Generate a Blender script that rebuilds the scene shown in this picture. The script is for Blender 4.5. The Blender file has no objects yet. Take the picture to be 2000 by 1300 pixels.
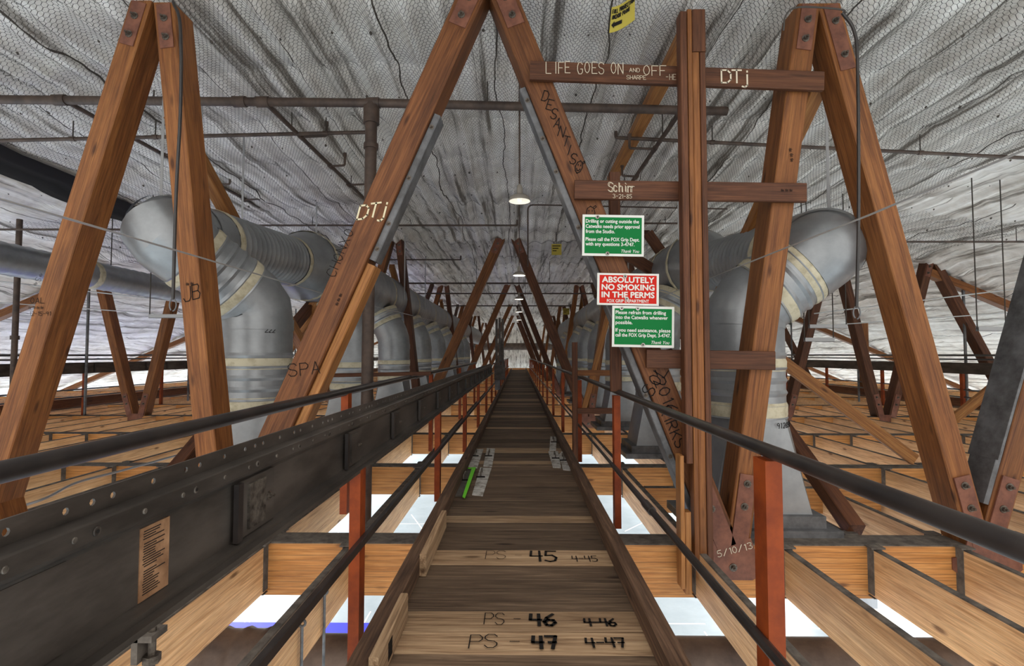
import bpy, math, random
import numpy as np
from mathutils import Matrix, Vector
random.seed(7); RNG = np.random.RandomState(5)
C = bpy.context.scene.collection
SC = bpy.context.scene
# ------------------------------------------------------------------ camera
F = 1000.0
TILT = math.atan(42 / F); YAW = math.atan(13 / F)
cam_d = bpy.data.cameras.new('camera'); cam_d.sensor_width = 36; cam_d.lens = 36 * F / 2000
cam_d.clip_start = 0.05; cam_d.clip_end = 400
cam = bpy.data.objects.new('camera', cam_d); C.objects.link(cam)
cam.rotation_euler = (math.pi / 2 + TILT, 0, YAW)
SC.camera = cam
RC = Matrix.Rotation(YAW, 3, 'Z') @ Matrix.Rotation(math.pi / 2 + TILT, 3, 'X')

def P(px, py, d):
    "point at distance d down the walkway seen at photo pixel px, py"
    v = RC @ Vector(((px - 1000) / F, (650 - py) / F, -1.0))
    return v * (d / v.y)

def dz(py, z):
    yv = (650 - py) / F; t = 42 / F
    return z * (1 - yv * t) / (yv + t)
# ------------------------------------------------------------------ light
SC.view_settings.view_transform = 'Standard'; SC.view_settings.look = 'None'
SC.view_settings.gamma = 1.0; SC.view_settings.use_curve_mapping = False
SC.view_settings.exposure = 0.5
world = bpy.data.worlds.new('world'); SC.world = world; world.use_nodes = True
bg = world.node_tree.nodes['Background']
bg.inputs[0].default_value = (1.0, 0.97, 0.93, 1); bg.inputs[1].default_value = 1.1

def area(name, loc, sx, sy, power, rot=(0, 0, 0), col=(1, 1, 1)):
    l = bpy.data.lights.new(name, 'AREA'); l.shape = 'RECTANGLE'; l.size = sx; l.size_y = sy
    l.energy = power; l.color = col
    o = bpy.data.objects.new(name, l); o.location = loc; o.rotation_euler = rot; C.objects.link(o)
    return o
# unseen soft lights below the walkway framing, shining down on the stage floor
for lx, pw in ((0, 20), (-9, 45), (9, 45), (-26, 5600), (26, 5600)):  # strong outer columns are added out of view to brighten the ceiling by bounce
    for iy in range(0, 7):
        area('stage_fill_light', (lx, 4 + iy * 10, -3.6), 3.0, 3.0, pw, col=(1, 0.96, 0.90))
for lx in (-20, -7, 7, 20):
    for ly in (-16, -6): area('stage_fill_light', (lx, ly, -3.6), 3.0, 3.0, 1500, col=(1, 0.96, 0.90))  # rows behind the camera, likewise added to brighten the ceiling
SC.cycles.max_bounces = 10; SC.cycles.diffuse_bounces = 6; SC.cycles.glossy_bounces = 3
SC.cycles.use_denoising = True
SC.cycles.sample_clamp_indirect = 6

# ------------------------------------------------------------------ materials
def mat_base(name):
    m = bpy.data.materials.new(name); m.use_nodes = True
    nt = m.node_tree; b = nt.nodes['Principled BSDF']
    return m, nt, b

def N(nt, t, **kw):
    n = nt.nodes.new(t)
    for k, v in kw.items(): setattr(n, k, v)
    return n

def ramp(nt, stops):
    r = N(nt, 'ShaderNodeValToRGB'); e = r.color_ramp.elements
    while len(e) < len(stops): e.new(0.5)
    for i, (p, c) in enumerate(stops):
        e[i].position = p; e[i].color = (c[0], c[1], c[2], 1)
    return r

def mixc(nt, a, b, fac, mode='MIX'):
    m = N(nt, 'ShaderNodeMix', data_type='RGBA', blend_type=mode)
    L = nt.links
    for s, v in ((0, fac), (6, a), (7, b)):
        if hasattr(v, 'is_linked') or hasattr(v, 'links'): L.new(v, m.inputs[s])
        elif s == 0: m.inputs[0].default_value = v
        else: m.inputs[s].default_value = (v[0], v[1], v[2], 1)
    return m.outputs[2]

def wood(name, light, mid, dark, rough=0.6, var=0.25, lam=0.0, stain=0.35, scale=1.0, knots=True, fleck=0.0):
    m, nt, b = mat_base(name); L = nt.links
    tc = N(nt, 'ShaderNodeTexCoord'); oi = N(nt, 'ShaderNodeObjectInfo')
    addr = N(nt, 'ShaderNodeVectorMath', operation='ADD')
    sc_ = N(nt, 'ShaderNodeVectorMath', operation='SCALE')
    comb = N(nt, 'ShaderNodeCombineXYZ'); L.new(oi.outputs['Random'], comb.inputs[0]); L.new(oi.outputs['Random'], comb.inputs[1])
    comb.inputs[2].default_value = 0.3
    L.new(comb.outputs[0], sc_.inputs[0]); sc_.inputs['Scale'].default_value = 37.0
    L.new(tc.outputs['Object'], addr.inputs[0]); L.new(sc_.outputs[0], addr.inputs[1])
    mp = N(nt, 'ShaderNodeMapping'); mp.inputs['Scale'].default_value = (0.7 * scale, 16 * scale, 16 * scale)
    L.new(addr.outputs[0], mp.inputs[0])
    n1 = N(nt, 'ShaderNodeTexNoise'); n1.inputs['Scale'].default_value = 1.6; n1.inputs['Detail'].default_value = 5
    n1.inputs['Roughness'].default_value = 0.62; n1.inputs['Distortion'].default_value = 1.3
    L.new(mp.outputs[0], n1.inputs[0])
    r = ramp(nt, [(0.32, dark), (0.5, mid), (0.66, light)]); L.new(n1.outputs['Fac'], r.inputs[0])
    col = r.outputs[0]
    # fine fibre
    mp2 = N(nt, 'ShaderNodeMapping'); mp2.inputs['Scale'].default_value = (3, 120, 120); L.new(addr.outputs[0], mp2.inputs[0])
    n2 = N(nt, 'ShaderNodeTexNoise'); n2.inputs['Scale'].default_value = 1.0; n2.inputs['Detail'].default_value = 2; L.new(mp2.outputs[0], n2.inputs[0])
    r2 = ramp(nt, [(0.3, (0.62, 0.6, 0.58)), (0.62, (1.08, 1.06, 1.04))]); L.new(n2.outputs['Fac'], r2.inputs[0])
    col = mixc(nt, col, r2.outputs[0], 0.75, 'MULTIPLY')
    # stains
    n3 = N(nt, 'ShaderNodeTexNoise'); n3.inputs['Scale'].default_value = 2.1; n3.inputs['Detail'].default_value = 6; n3.inputs['Roughness'].default_value = 0.7
    mp3 = N(nt, 'ShaderNodeMapping'); mp3.inputs['Scale'].default_value = (0.55, 2.6, 2.6); L.new(addr.outputs[0], mp3.inputs[0]); L.new(mp3.outputs[0], n3.inputs[0])
    r3 = ramp(nt, [(0.36, (0.42, 0.38, 0.36)), (0.56, (1, 1, 1))]); L.new(n3.outputs['Fac'], r3.inputs[0])
    col = mixc(nt, col, r3.outputs[0], stain, 'MULTIPLY')
    if knots:
        v = N(nt, 'ShaderNodeTexVoronoi'); v.inputs['Scale'].default_value = 1.0
        mp4 = N(nt, 'ShaderNodeMapping'); mp4.inputs['Scale'].default_value = (1.5, 5, 5); L.new(addr.outputs[0], mp4.inputs[0]); L.new(mp4.outputs[0], v.inputs[0])
        r4 = ramp(nt, [(0.05, (0.22, 0.16, 0.12)), (0.13, (1, 1, 1))]); L.new(v.outputs['Distance'], r4.inputs[0])
        col = mixc(nt, col, r4.outputs[0], 0.85, 'MULTIPLY')
    if lam:
        sx = N(nt, 'ShaderNodeSeparateXYZ'); L.new(tc.outputs['Object'], sx.inputs[0])
        mm = N(nt, 'ShaderNodeMath', operation='MODULO'); ad = N(nt, 'ShaderNodeMath', operation='ADD'); ad.inputs[1].default_value = 10
        L.new(sx.outputs[2], ad.inputs[0]); L.new(ad.outputs[0], mm.inputs[0]); mm.inputs[1].default_value = lam
        lt = N(nt, 'ShaderNodeMath', operation='LESS_THAN'); L.new(mm.outputs[0], lt.inputs[0]); lt.inputs[1].default_value = 0.0028
        col = mixc(nt, col, (0.12, 0.06, 0.03), lt.outputs[0])
    hs = N(nt, 'ShaderNodeHueSaturation'); L.new(col, hs.inputs['Color'])
    mr = N(nt, 'ShaderNodeMapRange'); L.new(oi.outputs['Random'], mr.inputs[0]); mr.inputs[3].default_value = 1 - var; mr.inputs[4].default_value = 1 + var
    L.new(mr.outputs[0], hs.inputs['Value'])
    L.new(hs.outputs[0], b.inputs['Base Color'])
    b.inputs['Roughness'].default_value = rough; b.inputs['Specular IOR Level'].default_value = 0.3
    bp = N(nt, 'ShaderNodeBump'); bp.inputs['Strength'].default_value = 0.25; bp.inputs['Distance'].default_value = 0.004
    L.new(n2.outputs['Fac'], bp.inputs['Height']); L.new(bp.outputs[0], b.inputs['Normal'])
    return m

def grime(name, a, bcol, rough=0.6, metal=0.0, scale=6.0, bump=0.15, lo=0.35, hi=0.65, stretch=(1, 1, 1), spec=0.4):
    m, nt, b = mat_base(name); L = nt.links
    tc = N(nt, 'ShaderNodeTexCoord'); mp = N(nt, 'ShaderNodeMapping'); mp.inputs['Scale'].default_value = stretch
    L.new(tc.outputs['Object'], mp.inputs[0])
    n1 = N(nt, 'ShaderNodeTexNoise'); n1.inputs['Scale'].default_value = scale; n1.inputs['Detail'].default_value = 6; n1.inputs['Roughness'].default_value = 0.65
    L.new(mp.outputs[0], n1.inputs[0])
    r = ramp(nt, [(lo, bcol), (hi, a)]); L.new(n1.outputs['Fac'], r.inputs[0]); L.new(r.outputs[0], b.inputs['Base Color'])
    b.inputs['Roughness'].default_value = rough; b.inputs['Metallic'].default_value = metal; b.inputs['Specular IOR Level'].default_value = spec
    if bump:
        bp = N(nt, 'ShaderNodeBump'); bp.inputs['Strength'].default_value = bump; bp.inputs['Distance'].default_value = 0.01
        L.new(n1.outputs['Fac'], bp.inputs['Height']); L.new(bp.outputs[0], b.inputs['Normal'])
    return m

def flat(name, c, rough=0.6, metal=0.0):
    m, nt, b = mat_base(name); b.inputs['Base Color'].default_value = (c[0], c[1], c[2], 1)
    b.inputs['Roughness'].default_value = rough; b.inputs['Metallic'].default_value = metal; b.inputs['Specular IOR Level'].default_value = 0.15 if not metal else 0.5
    return m

M = {}
M['fir'] = wood('fir_stained', (0.270, 0.108, 0.031), (0.210, 0.078, 0.022), (0.130, 0.043, 0.012), 0.55, 0.16, stain=0.5)
M['fir_dark'] = wood('fir_brown', (0.140, 0.053, 0.022), (0.105, 0.038, 0.016), (0.062, 0.022, 0.010), 0.6, 0.16, stain=0.55)
M['fir_mid'] = wood('fir_reddish', (0.190, 0.073, 0.024), (0.148, 0.053, 0.017), (0.092, 0.031, 0.010), 0.55, 0.12, stain=0.6)
M['fir_pale'] = wood('fir_golden', (0.40, 0.185, 0.06), (0.32, 0.135, 0.04), (0.22, 0.085, 0.025), 0.55, 0.15, stain=0.35)
M['glulam'] = wood('glulam', (0.58, 0.275, 0.088), (0.50, 0.215, 0.060), (0.36, 0.140, 0.036), 0.55, 0.1, lam=0.046, stain=0.3)
M['joist'] = wood('joist_pine', (0.74, 0.455, 0.235), (0.64, 0.37, 0.175), (0.48, 0.25, 0.105), 0.6, 0.14, stain=0.3)
M['plank'] = wood('plank_worn', (0.200, 0.134, 0.085), (0.138, 0.090, 0.056), (0.074, 0.046, 0.028), 0.75, 0.30, stain=0.6, scale=1.2)
M['plank_new'] = wood('plank_new', (0.46, 0.32, 0.19), (0.36, 0.235, 0.135), (0.22, 0.13, 0.07), 0.7, 0.15, stain=0.4, scale=1.2)
M['curb'] = wood('curb_wood', (0.17, 0.098, 0.058), (0.105, 0.058, 0.034), (0.05, 0.026, 0.016), 0.7, 0.15, stain=0.6)
M['dust'] = grime('grime_dust', (0.15, 0.125, 0.102), (0.055, 0.045, 0.038), 0.9, 0, 9, 0.5)
M['orange'] = grime('orange_paint', (0.27, 0.050, 0.009), (0.12, 0.020, 0.006), 0.5, 0, 3.5, 0.05, 0.33, 0.6, spec=0.2)
M['black_pipe'] = grime('black_pipe', (0.030, 0.023, 0.020), (0.010, 0.008, 0.008), 0.38, 0.0, 4, 0.05, spec=0.6)
M['girder'] = grime('girder_steel', (0.115, 0.097, 0.083), (0.040, 0.034, 0.029), 0.42, 0.5, 3.5, 0.12, stretch=(1, 0.4, 1.6))
M['girder_worn'] = grime('girder_worn', (0.17, 0.145, 0.12), (0.035, 0.028, 0.023), 0.45, 0.5, 22, 0.2)
M['rust_plate'] = grime('rust_primer', (0.20, 0.075, 0.042), (0.105, 0.036, 0.022), 0.6, 0.0, 8, 0.1)
M['bolt'] = grime('bolt_steel', (0.20, 0.17, 0.14), (0.06, 0.045, 0.035), 0.45, 0.7, 30, 0.1)
M['steel_gray'] = grime('gray_steel', (0.17, 0.17, 0.175), (0.07, 0.068, 0.068), 0.5, 0.4, 5, 0.1)
M['pipe'] = grime('sprinkler_pipe', (0.105, 0.070, 0.052), (0.045, 0.030, 0.024), 0.55, 0.1, 5, 0.1)
M['duct'] = grime('galvanised', (0.35, 0.363, 0.372), (0.22, 0.23, 0.237), 0.42, 0.65, 2.2, 0.06, 0.3, 0.7)
M['spiral'] = grime('galvanised_spiral', (0.38, 0.393, 0.402), (0.23, 0.24, 0.248), 0.40, 0.65, 2.0, 0.05, 0.3, 0.7)
M['mastic'] = grime('mastic_tape', (0.52, 0.47, 0.34), (0.33, 0.28, 0.18), 0.7, 0, 9, 0.3, 0.3, 0.55)
M['dark_duct'] = grime('brown_duct', (0.16, 0.115, 0.09), (0.07, 0.05, 0.042), 0.5, 0.1, 3, 0.1)
M['wire'] = flat('wire', (0.07, 0.06, 0.052), 0.7)
M['cable'] = flat('steel_cable', (0.42, 0.41, 0.40), 0.4, 0.6)
M['strap'] = flat('zinc_strap', (0.34, 0.34, 0.34), 0.45, 0.6)
M['zinc'] = grime('zinc_plate', (0.56, 0.54, 0.50), (0.22, 0.19, 0.155), 0.6, 0.1, 9, 0.15, 0.38, 0.55)
M['zinc_dark'] = grime('dirty_plate', (0.13, 0.115, 0.095), (0.055, 0.047, 0.04), 0.6, 0.1, 9, 0.15)
M['lime'] = flat('green_tape', (0.16, 0.62, 0.03), 0.5)
M['white'] = flat('sign_white', (0.66, 0.66, 0.61), 0.5)
M['green'] = flat('sign_green', (0.004, 0.150, 0.034), 0.6)
M['red'] = flat('sign_red', (0.52, 0.018, 0.010), 0.6)
M['yellow'] = flat('tag_yellow', (0.40, 0.32, 0.055), 0.5)
M['ink'] = flat('black_ink', (0.012, 0.010, 0.009), 0.8)
M['chalk'] = flat('chalk', (0.62, 0.53, 0.40), 0.9)
M['chalk_dim'] = flat('chalk_thin', (0.46, 0.30, 0.19), 0.9)
M['cream'] = flat('cream_paint', (0.66, 0.57, 0.38), 0.7)
M['shade'] = flat('lamp_enamel', (0.30, 0.27, 0.23), 0.4)
M['shade_in'] = flat('lamp_inner', (0.85, 0.84, 0.80), 0.4)
M['paper'] = grime('old_paper', (0.30, 0.16, 0.08), (0.15, 0.07, 0.03), 0.8, 0, 12, 0.1)
M['black_cloth'] = flat('black_cloth', (0.018, 0.016, 0.016), 0.9)
M['blue'] = flat('blue_mat', (0.035, 0.045, 0.50), 0.6)
M['tape'] = flat('floor_tape', (0.93, 0.93, 0.93), 0.6)
m, nt, b = mat_base('bulb'); b.inputs['Base Color'].default_value = (0.9, 0.88, 0.8, 1)
b.inputs['Emission Color'].default_value = (1, 0.93, 0.8, 1); b.inputs['Emission Strength'].default_value = 0.25; M['bulb'] = m
M['stage'] = grime('stage_paint', (0.33, 0.405, 0.465), (0.24, 0.305, 0.36), 0.5, 0, 0.25, 0)
M['set_wall'] = grime('set_wall', (0.55, 0.60, 0.66), (0.42, 0.46, 0.52), 0.6, 0, 1, 0)

# insulation blanket: pale, with dust streaks that also paint in the shading of its folds
m, nt, b = mat_base('insulation'); L = nt.links
tc = N(nt, 'ShaderNodeTexCoord')
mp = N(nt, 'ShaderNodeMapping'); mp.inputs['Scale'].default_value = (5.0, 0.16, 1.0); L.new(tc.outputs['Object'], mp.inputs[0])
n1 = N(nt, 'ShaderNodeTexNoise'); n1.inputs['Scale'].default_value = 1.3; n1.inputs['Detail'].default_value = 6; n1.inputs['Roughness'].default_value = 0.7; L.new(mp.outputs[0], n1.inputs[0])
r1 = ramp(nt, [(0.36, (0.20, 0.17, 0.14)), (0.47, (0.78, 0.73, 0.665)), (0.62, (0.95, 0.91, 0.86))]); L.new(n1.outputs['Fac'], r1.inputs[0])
n2 = N(nt, 'ShaderNodeTexNoise'); n2.inputs['Scale'].default_value = 0.9; n2.inputs['Detail'].default_value = 7; n2.inputs['Roughness'].default_value = 0.7; L.new(tc.outputs['Object'], n2.inputs[0])
r2 = ramp(nt, [(0.36, (0.50, 0.45, 0.40)), (0.55, (1, 1, 1))]); L.new(n2.outputs['Fac'], r2.inputs[0])
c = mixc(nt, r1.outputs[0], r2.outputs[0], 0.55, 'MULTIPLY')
sx = N(nt, 'ShaderNodeSeparateXYZ'); L.new(tc.outputs['Object'], sx.inputs[0])
n3 = N(nt, 'ShaderNodeTexNoise'); n3.inputs['Scale'].default_value = 0.5; n3.inputs['Detail'].default_value = 4; L.new(tc.outputs['Object'], n3.inputs[0])
ma = N(nt, 'ShaderNodeMath', operation='MULTIPLY_ADD'); L.new(n3.outputs['Fac'], ma.inputs[0]); ma.inputs[1].default_value = 0.5; L.new(sx.outputs[0], ma.inputs[2])
mb_ = N(nt, 'ShaderNodeMath', operation='ADD'); L.new(ma.outputs[0], mb_.inputs[0]); mb_.inputs[1].default_value = 61.0
mc = N(nt, 'ShaderNodeMath', operation='MODULO'); L.new(mb_.outputs[0], mc.inputs[0]); mc.inputs[1].default_value = 1.22
md = N(nt, 'ShaderNodeMath', operation='LESS_THAN'); L.new(mc.outputs[0], md.inputs[0]); md.inputs[1].default_value = 0.016
c = mixc(nt, c, (0.06, 0.045, 0.032), md.outputs[0])          # taped seams between the batts
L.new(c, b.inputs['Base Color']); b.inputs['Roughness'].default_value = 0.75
bp = N(nt, 'ShaderNodeBump'); bp.inputs['Strength'].default_value = 0.5; bp.inputs['Distance'].default_value = 0.05
L.new(n1.outputs['Fac'], bp.inputs['Height']); L.new(bp.outputs[0], b.inputs['Normal'])
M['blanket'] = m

# ------------------------------------------------------------------ builders
W = {}
I4 = Matrix.Identity(4)
def T(v): return Matrix.Translation(Vector(v))

def link(o, parent=None, mw=I4):
    C.objects.link(o)
    if parent is not None:
        o.parent = parent; o.matrix_basis = W[parent].inverted() @ mw
    else: o.matrix_basis = mw
    W[o] = mw.copy()
    return o

def thing(name, label, cat, loc=(0, 0, 0), group=None):
    o = bpy.data.objects.new(name, None); o.empty_display_size = 0.1
    link(o, None, T(loc)); tag(o, label, cat, group); return o

def tag(o, label, cat, group=None):
    o['label'] = label; o['category'] = cat
    if group: o['group'] = group
    return o

def mesh(name, v, f, mats, idx=None, smooth=False):
    me = bpy.data.meshes.new(name); me.from_pydata([tuple(x) for x in v], [], f)
    for mm in (mats if isinstance(mats, (list, tuple)) else [mats]): me.materials.append(mm)
    if idx is not None: me.polygons.foreach_set('material_index', idx)
    if smooth: me.polygons.foreach_set('use_smooth', [True] * len(me.polygons))
    me.update(); return me

def obj(name, me, parent=None, mw=I4):
    return link(bpy.data.objects.new(name, me), parent, mw)

def frame(p0, p1, up=(0, 1, 0)):
    p0 = Vector(p0); p1 = Vector(p1); x = (p1 - p0); Ln = x.length; x.normalize()
    up = Vector(up); z = up - x * up.dot(x)
    if z.length < 1e-5: z = Vector((1, 0, 0)) - x * x.x
    z.normalize(); y = z.cross(x)
    return Matrix(((x.x, y.x, z.x, p0.x), (x.y, y.y, z.y, p0.y), (x.z, y.z, z.z, p0.z), (0, 0, 0, 1))), Ln

def oct_ring(w, h, c):
    a, b_ = w / 2, h / 2
    return [(-a + c, -b_), (a - c, -b_), (a, -b_ + c), (a, b_ - c), (a - c, b_), (-a + c, b_), (-a, b_ - c), (-a, -b_ + c)]
_cache = {}
def timber(name, p0, p1, w, h, mt, parent=None, up=(0, 1, 0), ch=None, top=None, cut0=None, cut1=None):
    "squared timber from p0 to p1; h runs along up, w across it; cut0 / cut1 trim an end to a level"
    mw, Ln = frame(p0, p1, up)
    ch = min(0.008, w * .12, h * .12) if ch is None else ch
    key = (round(Ln, 3), round(w, 4), round(h, 4), mt.name, top.name if top else '', ch) if cut0 is None and cut1 is None else None
    me = _cache.get(key) if key else None
    if me is None:
        ring = oct_ring(w, h, ch); v = []
        for e, xx, cut in ((0, 0.0, cut0), (1, Ln, cut1)):
            for (y, z) in ring:
                x = xx
                if cut is not None:
                    wz = (mw @ Vector((xx, y, z))).z; ax = mw.col[0].z
                    x = xx + (cut - wz) / ax
                v.append((x, y, z))
        f = [tuple(range(7, -1, -1)), tuple(range(8, 16))]
        f += [(i, (i + 1) % 8, 8 + (i + 1) % 8, 8 + i) for i in range(8)]
        idx = [0] * 10
        if top: idx = [0, 0] + [1 if i in (3, 4, 5) else 0 for i in range(8)]
        me = mesh(name, v, f, [mt, top] if top else mt, idx)
        if key: _cache[key] = me
    return obj(name, me, parent, mw)

class MB:
    def __init__(s): s.v = []; s.f = []
    def add(s, v, f):
        o = len(s.v); s.v += [tuple(x) for x in v]; s.f += [tuple(i + o for i in q) for q in f]; return s
    def box(s, lo, hi, ch=0):
        x0, y0, z0 = lo; x1, y1, z1 = hi
        return s.add([(x0, y0, z0), (x1, y0, z0), (x1, y1, z0), (x0, y1, z0), (x0, y0, z1), (x1, y0, z1), (x1, y1, z1), (x0, y1, z1)],
                     [(0, 3, 2, 1), (4, 5, 6, 7), (0, 1, 5, 4), (1, 2, 6, 5), (2, 3, 7, 6), (3, 0, 4, 7)])
    def bar(s, p0, p1, w, h, up=(0, 1, 0)):
        mw, Ln = frame(p0, p1, up); r = oct_ring(w, h, min(w, h) * .1)
        v = [mw @ Vector((x, y, z)) for x in (0, Ln) for (y, z) in r]
        return s.add(v, [tuple(range(7, -1, -1)), tuple(range(8, 16))] + [(i, (i + 1) % 8, 8 + (i + 1) % 8, 8 + i) for i in range(8)])
    def tube(s, pts, r, n=10, caps=True):
        pts = [Vector(p) for p in pts]; rr = r if isinstance(r, (list, tuple)) else [r] * len(pts)
        t0 = (pts[1] - pts[0]).normalized(); nrm = t0.orthogonal().normalized(); v = []; prev = t0
        for i, p in enumerate(pts):
            t = (pts[min(i + 1, len(pts) - 1)] - pts[max(i - 1, 0)]).normalized()
            q = prev.rotation_difference(t); nrm = (q @ nrm); nrm = (nrm - t * nrm.dot(t)).normalized(); prev = t
            bn = t.cross(nrm)
            for k in range(n):
                a = 2 * math.pi * k / n; v.append(p + (nrm * math.cos(a) + bn * math.sin(a)) * rr[i])
        f = [(i * n + k, i * n + (k + 1) % n, (i + 1) * n + (k + 1) % n, (i + 1) * n + k) for i in range(len(pts) - 1) for k in range(n)]
        if caps: f += [tuple(range(n - 1, -1, -1)), tuple(range((len(pts) - 1) * n, len(pts) * n))]
        return s.add(v, f)
    def prism(s, poly, y0, y1):
        "polygon in x-z pushed from y0 to y1"
        n = len(poly); v = [(x, y0, z) for x, z in poly] + [(x, y1, z) for x, z in poly]
        return s.add(v, [tuple(range(n)), tuple(range(2 * n - 1, n - 1, -1))] + [(i, i + n, (i + 1) % n + n, (i + 1) % n) for i in range(n)])
    def build(s, name, mt, parent=None, smooth=False, origin=None):
        o0 = Vector(origin) if origin is not None else (W[parent].translation if parent is not None else Vector((0, 0, 0)))
        v = [(x - o0.x, y - o0.y, z - o0.z) for x, y, z in s.v]
        return obj(name, mesh(name, v, s.f, mt, smooth=smooth), parent, T(o0))

def smooth_angle(o, a=0.6):
    me = o.data; me.polygons.foreach_set('use_smooth', [True] * len(me.polygons))
    try: me.set_sharp_from_angle(angle=a)
    except Exception: pass
    return o

def bez(pts, n=8):
    "Catmull-Rom through the points"
    pts = [Vector(p) for p in pts]; q = [2 * pts[0] - pts[1]] + pts + [2 * pts[-1] - pts[-2]]; out = []
    for i in range(1, len(q) - 2):
        for k in range(n):
            t = k / n
            out.append(0.5 * ((2 * q[i]) + (q[i + 1] - q[i - 1]) * t + (2 * q[i - 1] - 5 * q[i] + 4 * q[i + 1] - q[i + 2]) * t * t + (3 * q[i] - q[i - 1] - 3 * q[i + 1] + q[i + 2]) * t ** 3))
    out.append(pts[-1]); return out

def arc_path(pts, rad, n=7):
    "polyline with rounded corners"
    pts = [Vector(p) for p in pts]; out = [pts[0]]
    for i in range(1, len(pts) - 1):
        a = (pts[i - 1] - pts[i]); b_ = (pts[i + 1] - pts[i]); la, lb = a.length, b_.length
        a.normalize(); b_.normalize(); r = rad[i - 1] if isinstance(rad, (list, tuple)) else rad
        d = min(r, la * .49, lb * .49)
        s, e = pts[i] + a * d, pts[i] + b_ * d
        for k in range(n + 1):
            t = k / n; out.append((1 - t) ** 2 * s + 2 * t * (1 - t) * pts[i] + t * t * e)
    out.append(pts[-1]); return out

def resample(pts, step):
    pts = [Vector(p) for p in pts]; acc = [0]
    for a, b_ in zip(pts, pts[1:]): acc.append(acc[-1] + (b_ - a).length)
    n = max(2, int(acc[-1] / step)); out = []
    for k in range(n + 1):
        s = acc[-1] * k / n; i = max(0, min(len(pts) - 2, int(np.searchsorted(acc, s)) - 1))
        t = (s - acc[i]) / max(1e-9, acc[i + 1] - acc[i]); out.append(pts[i].lerp(pts[i + 1], t))
    return out, acc[-1]

_bolt = None
def bolt(parent, p, n=(0, -1, 0), s=1.0, name='bolt'):
    "hex bolt head with washer, axis n"
    global _bolt
    if _bolt is None:
        v, f = [], []
        def ring(k, r, z): return [(r * math.cos(2 * math.pi * i / k), r * math.sin(2 * math.pi * i / k), z) for i in range(k)]
        for k, r, z0, z1 in ((10, .032, 0, .006), (6, .019, .006, .026), (8, .011, .026, .045)):
            o = len(v); v += ring(k, r, z0) + ring(k, r, z1)
            f += [(o + i, o + (i + 1) % k, o + k + (i + 1) % k, o + k + i) for i in range(k)] + [tuple(range(o + k, o + 2 * k))]
        _bolt = mesh('bolt', v, f, M['bolt'])
    n = Vector(n).normalized(); q = Vector((0, 0, 1)).rotation_difference(n).to_matrix().to_4x4()
    return obj(name, _bolt, parent, T(p) @ q @ Matrix.Diagonal((s, s, s, 1)))

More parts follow.
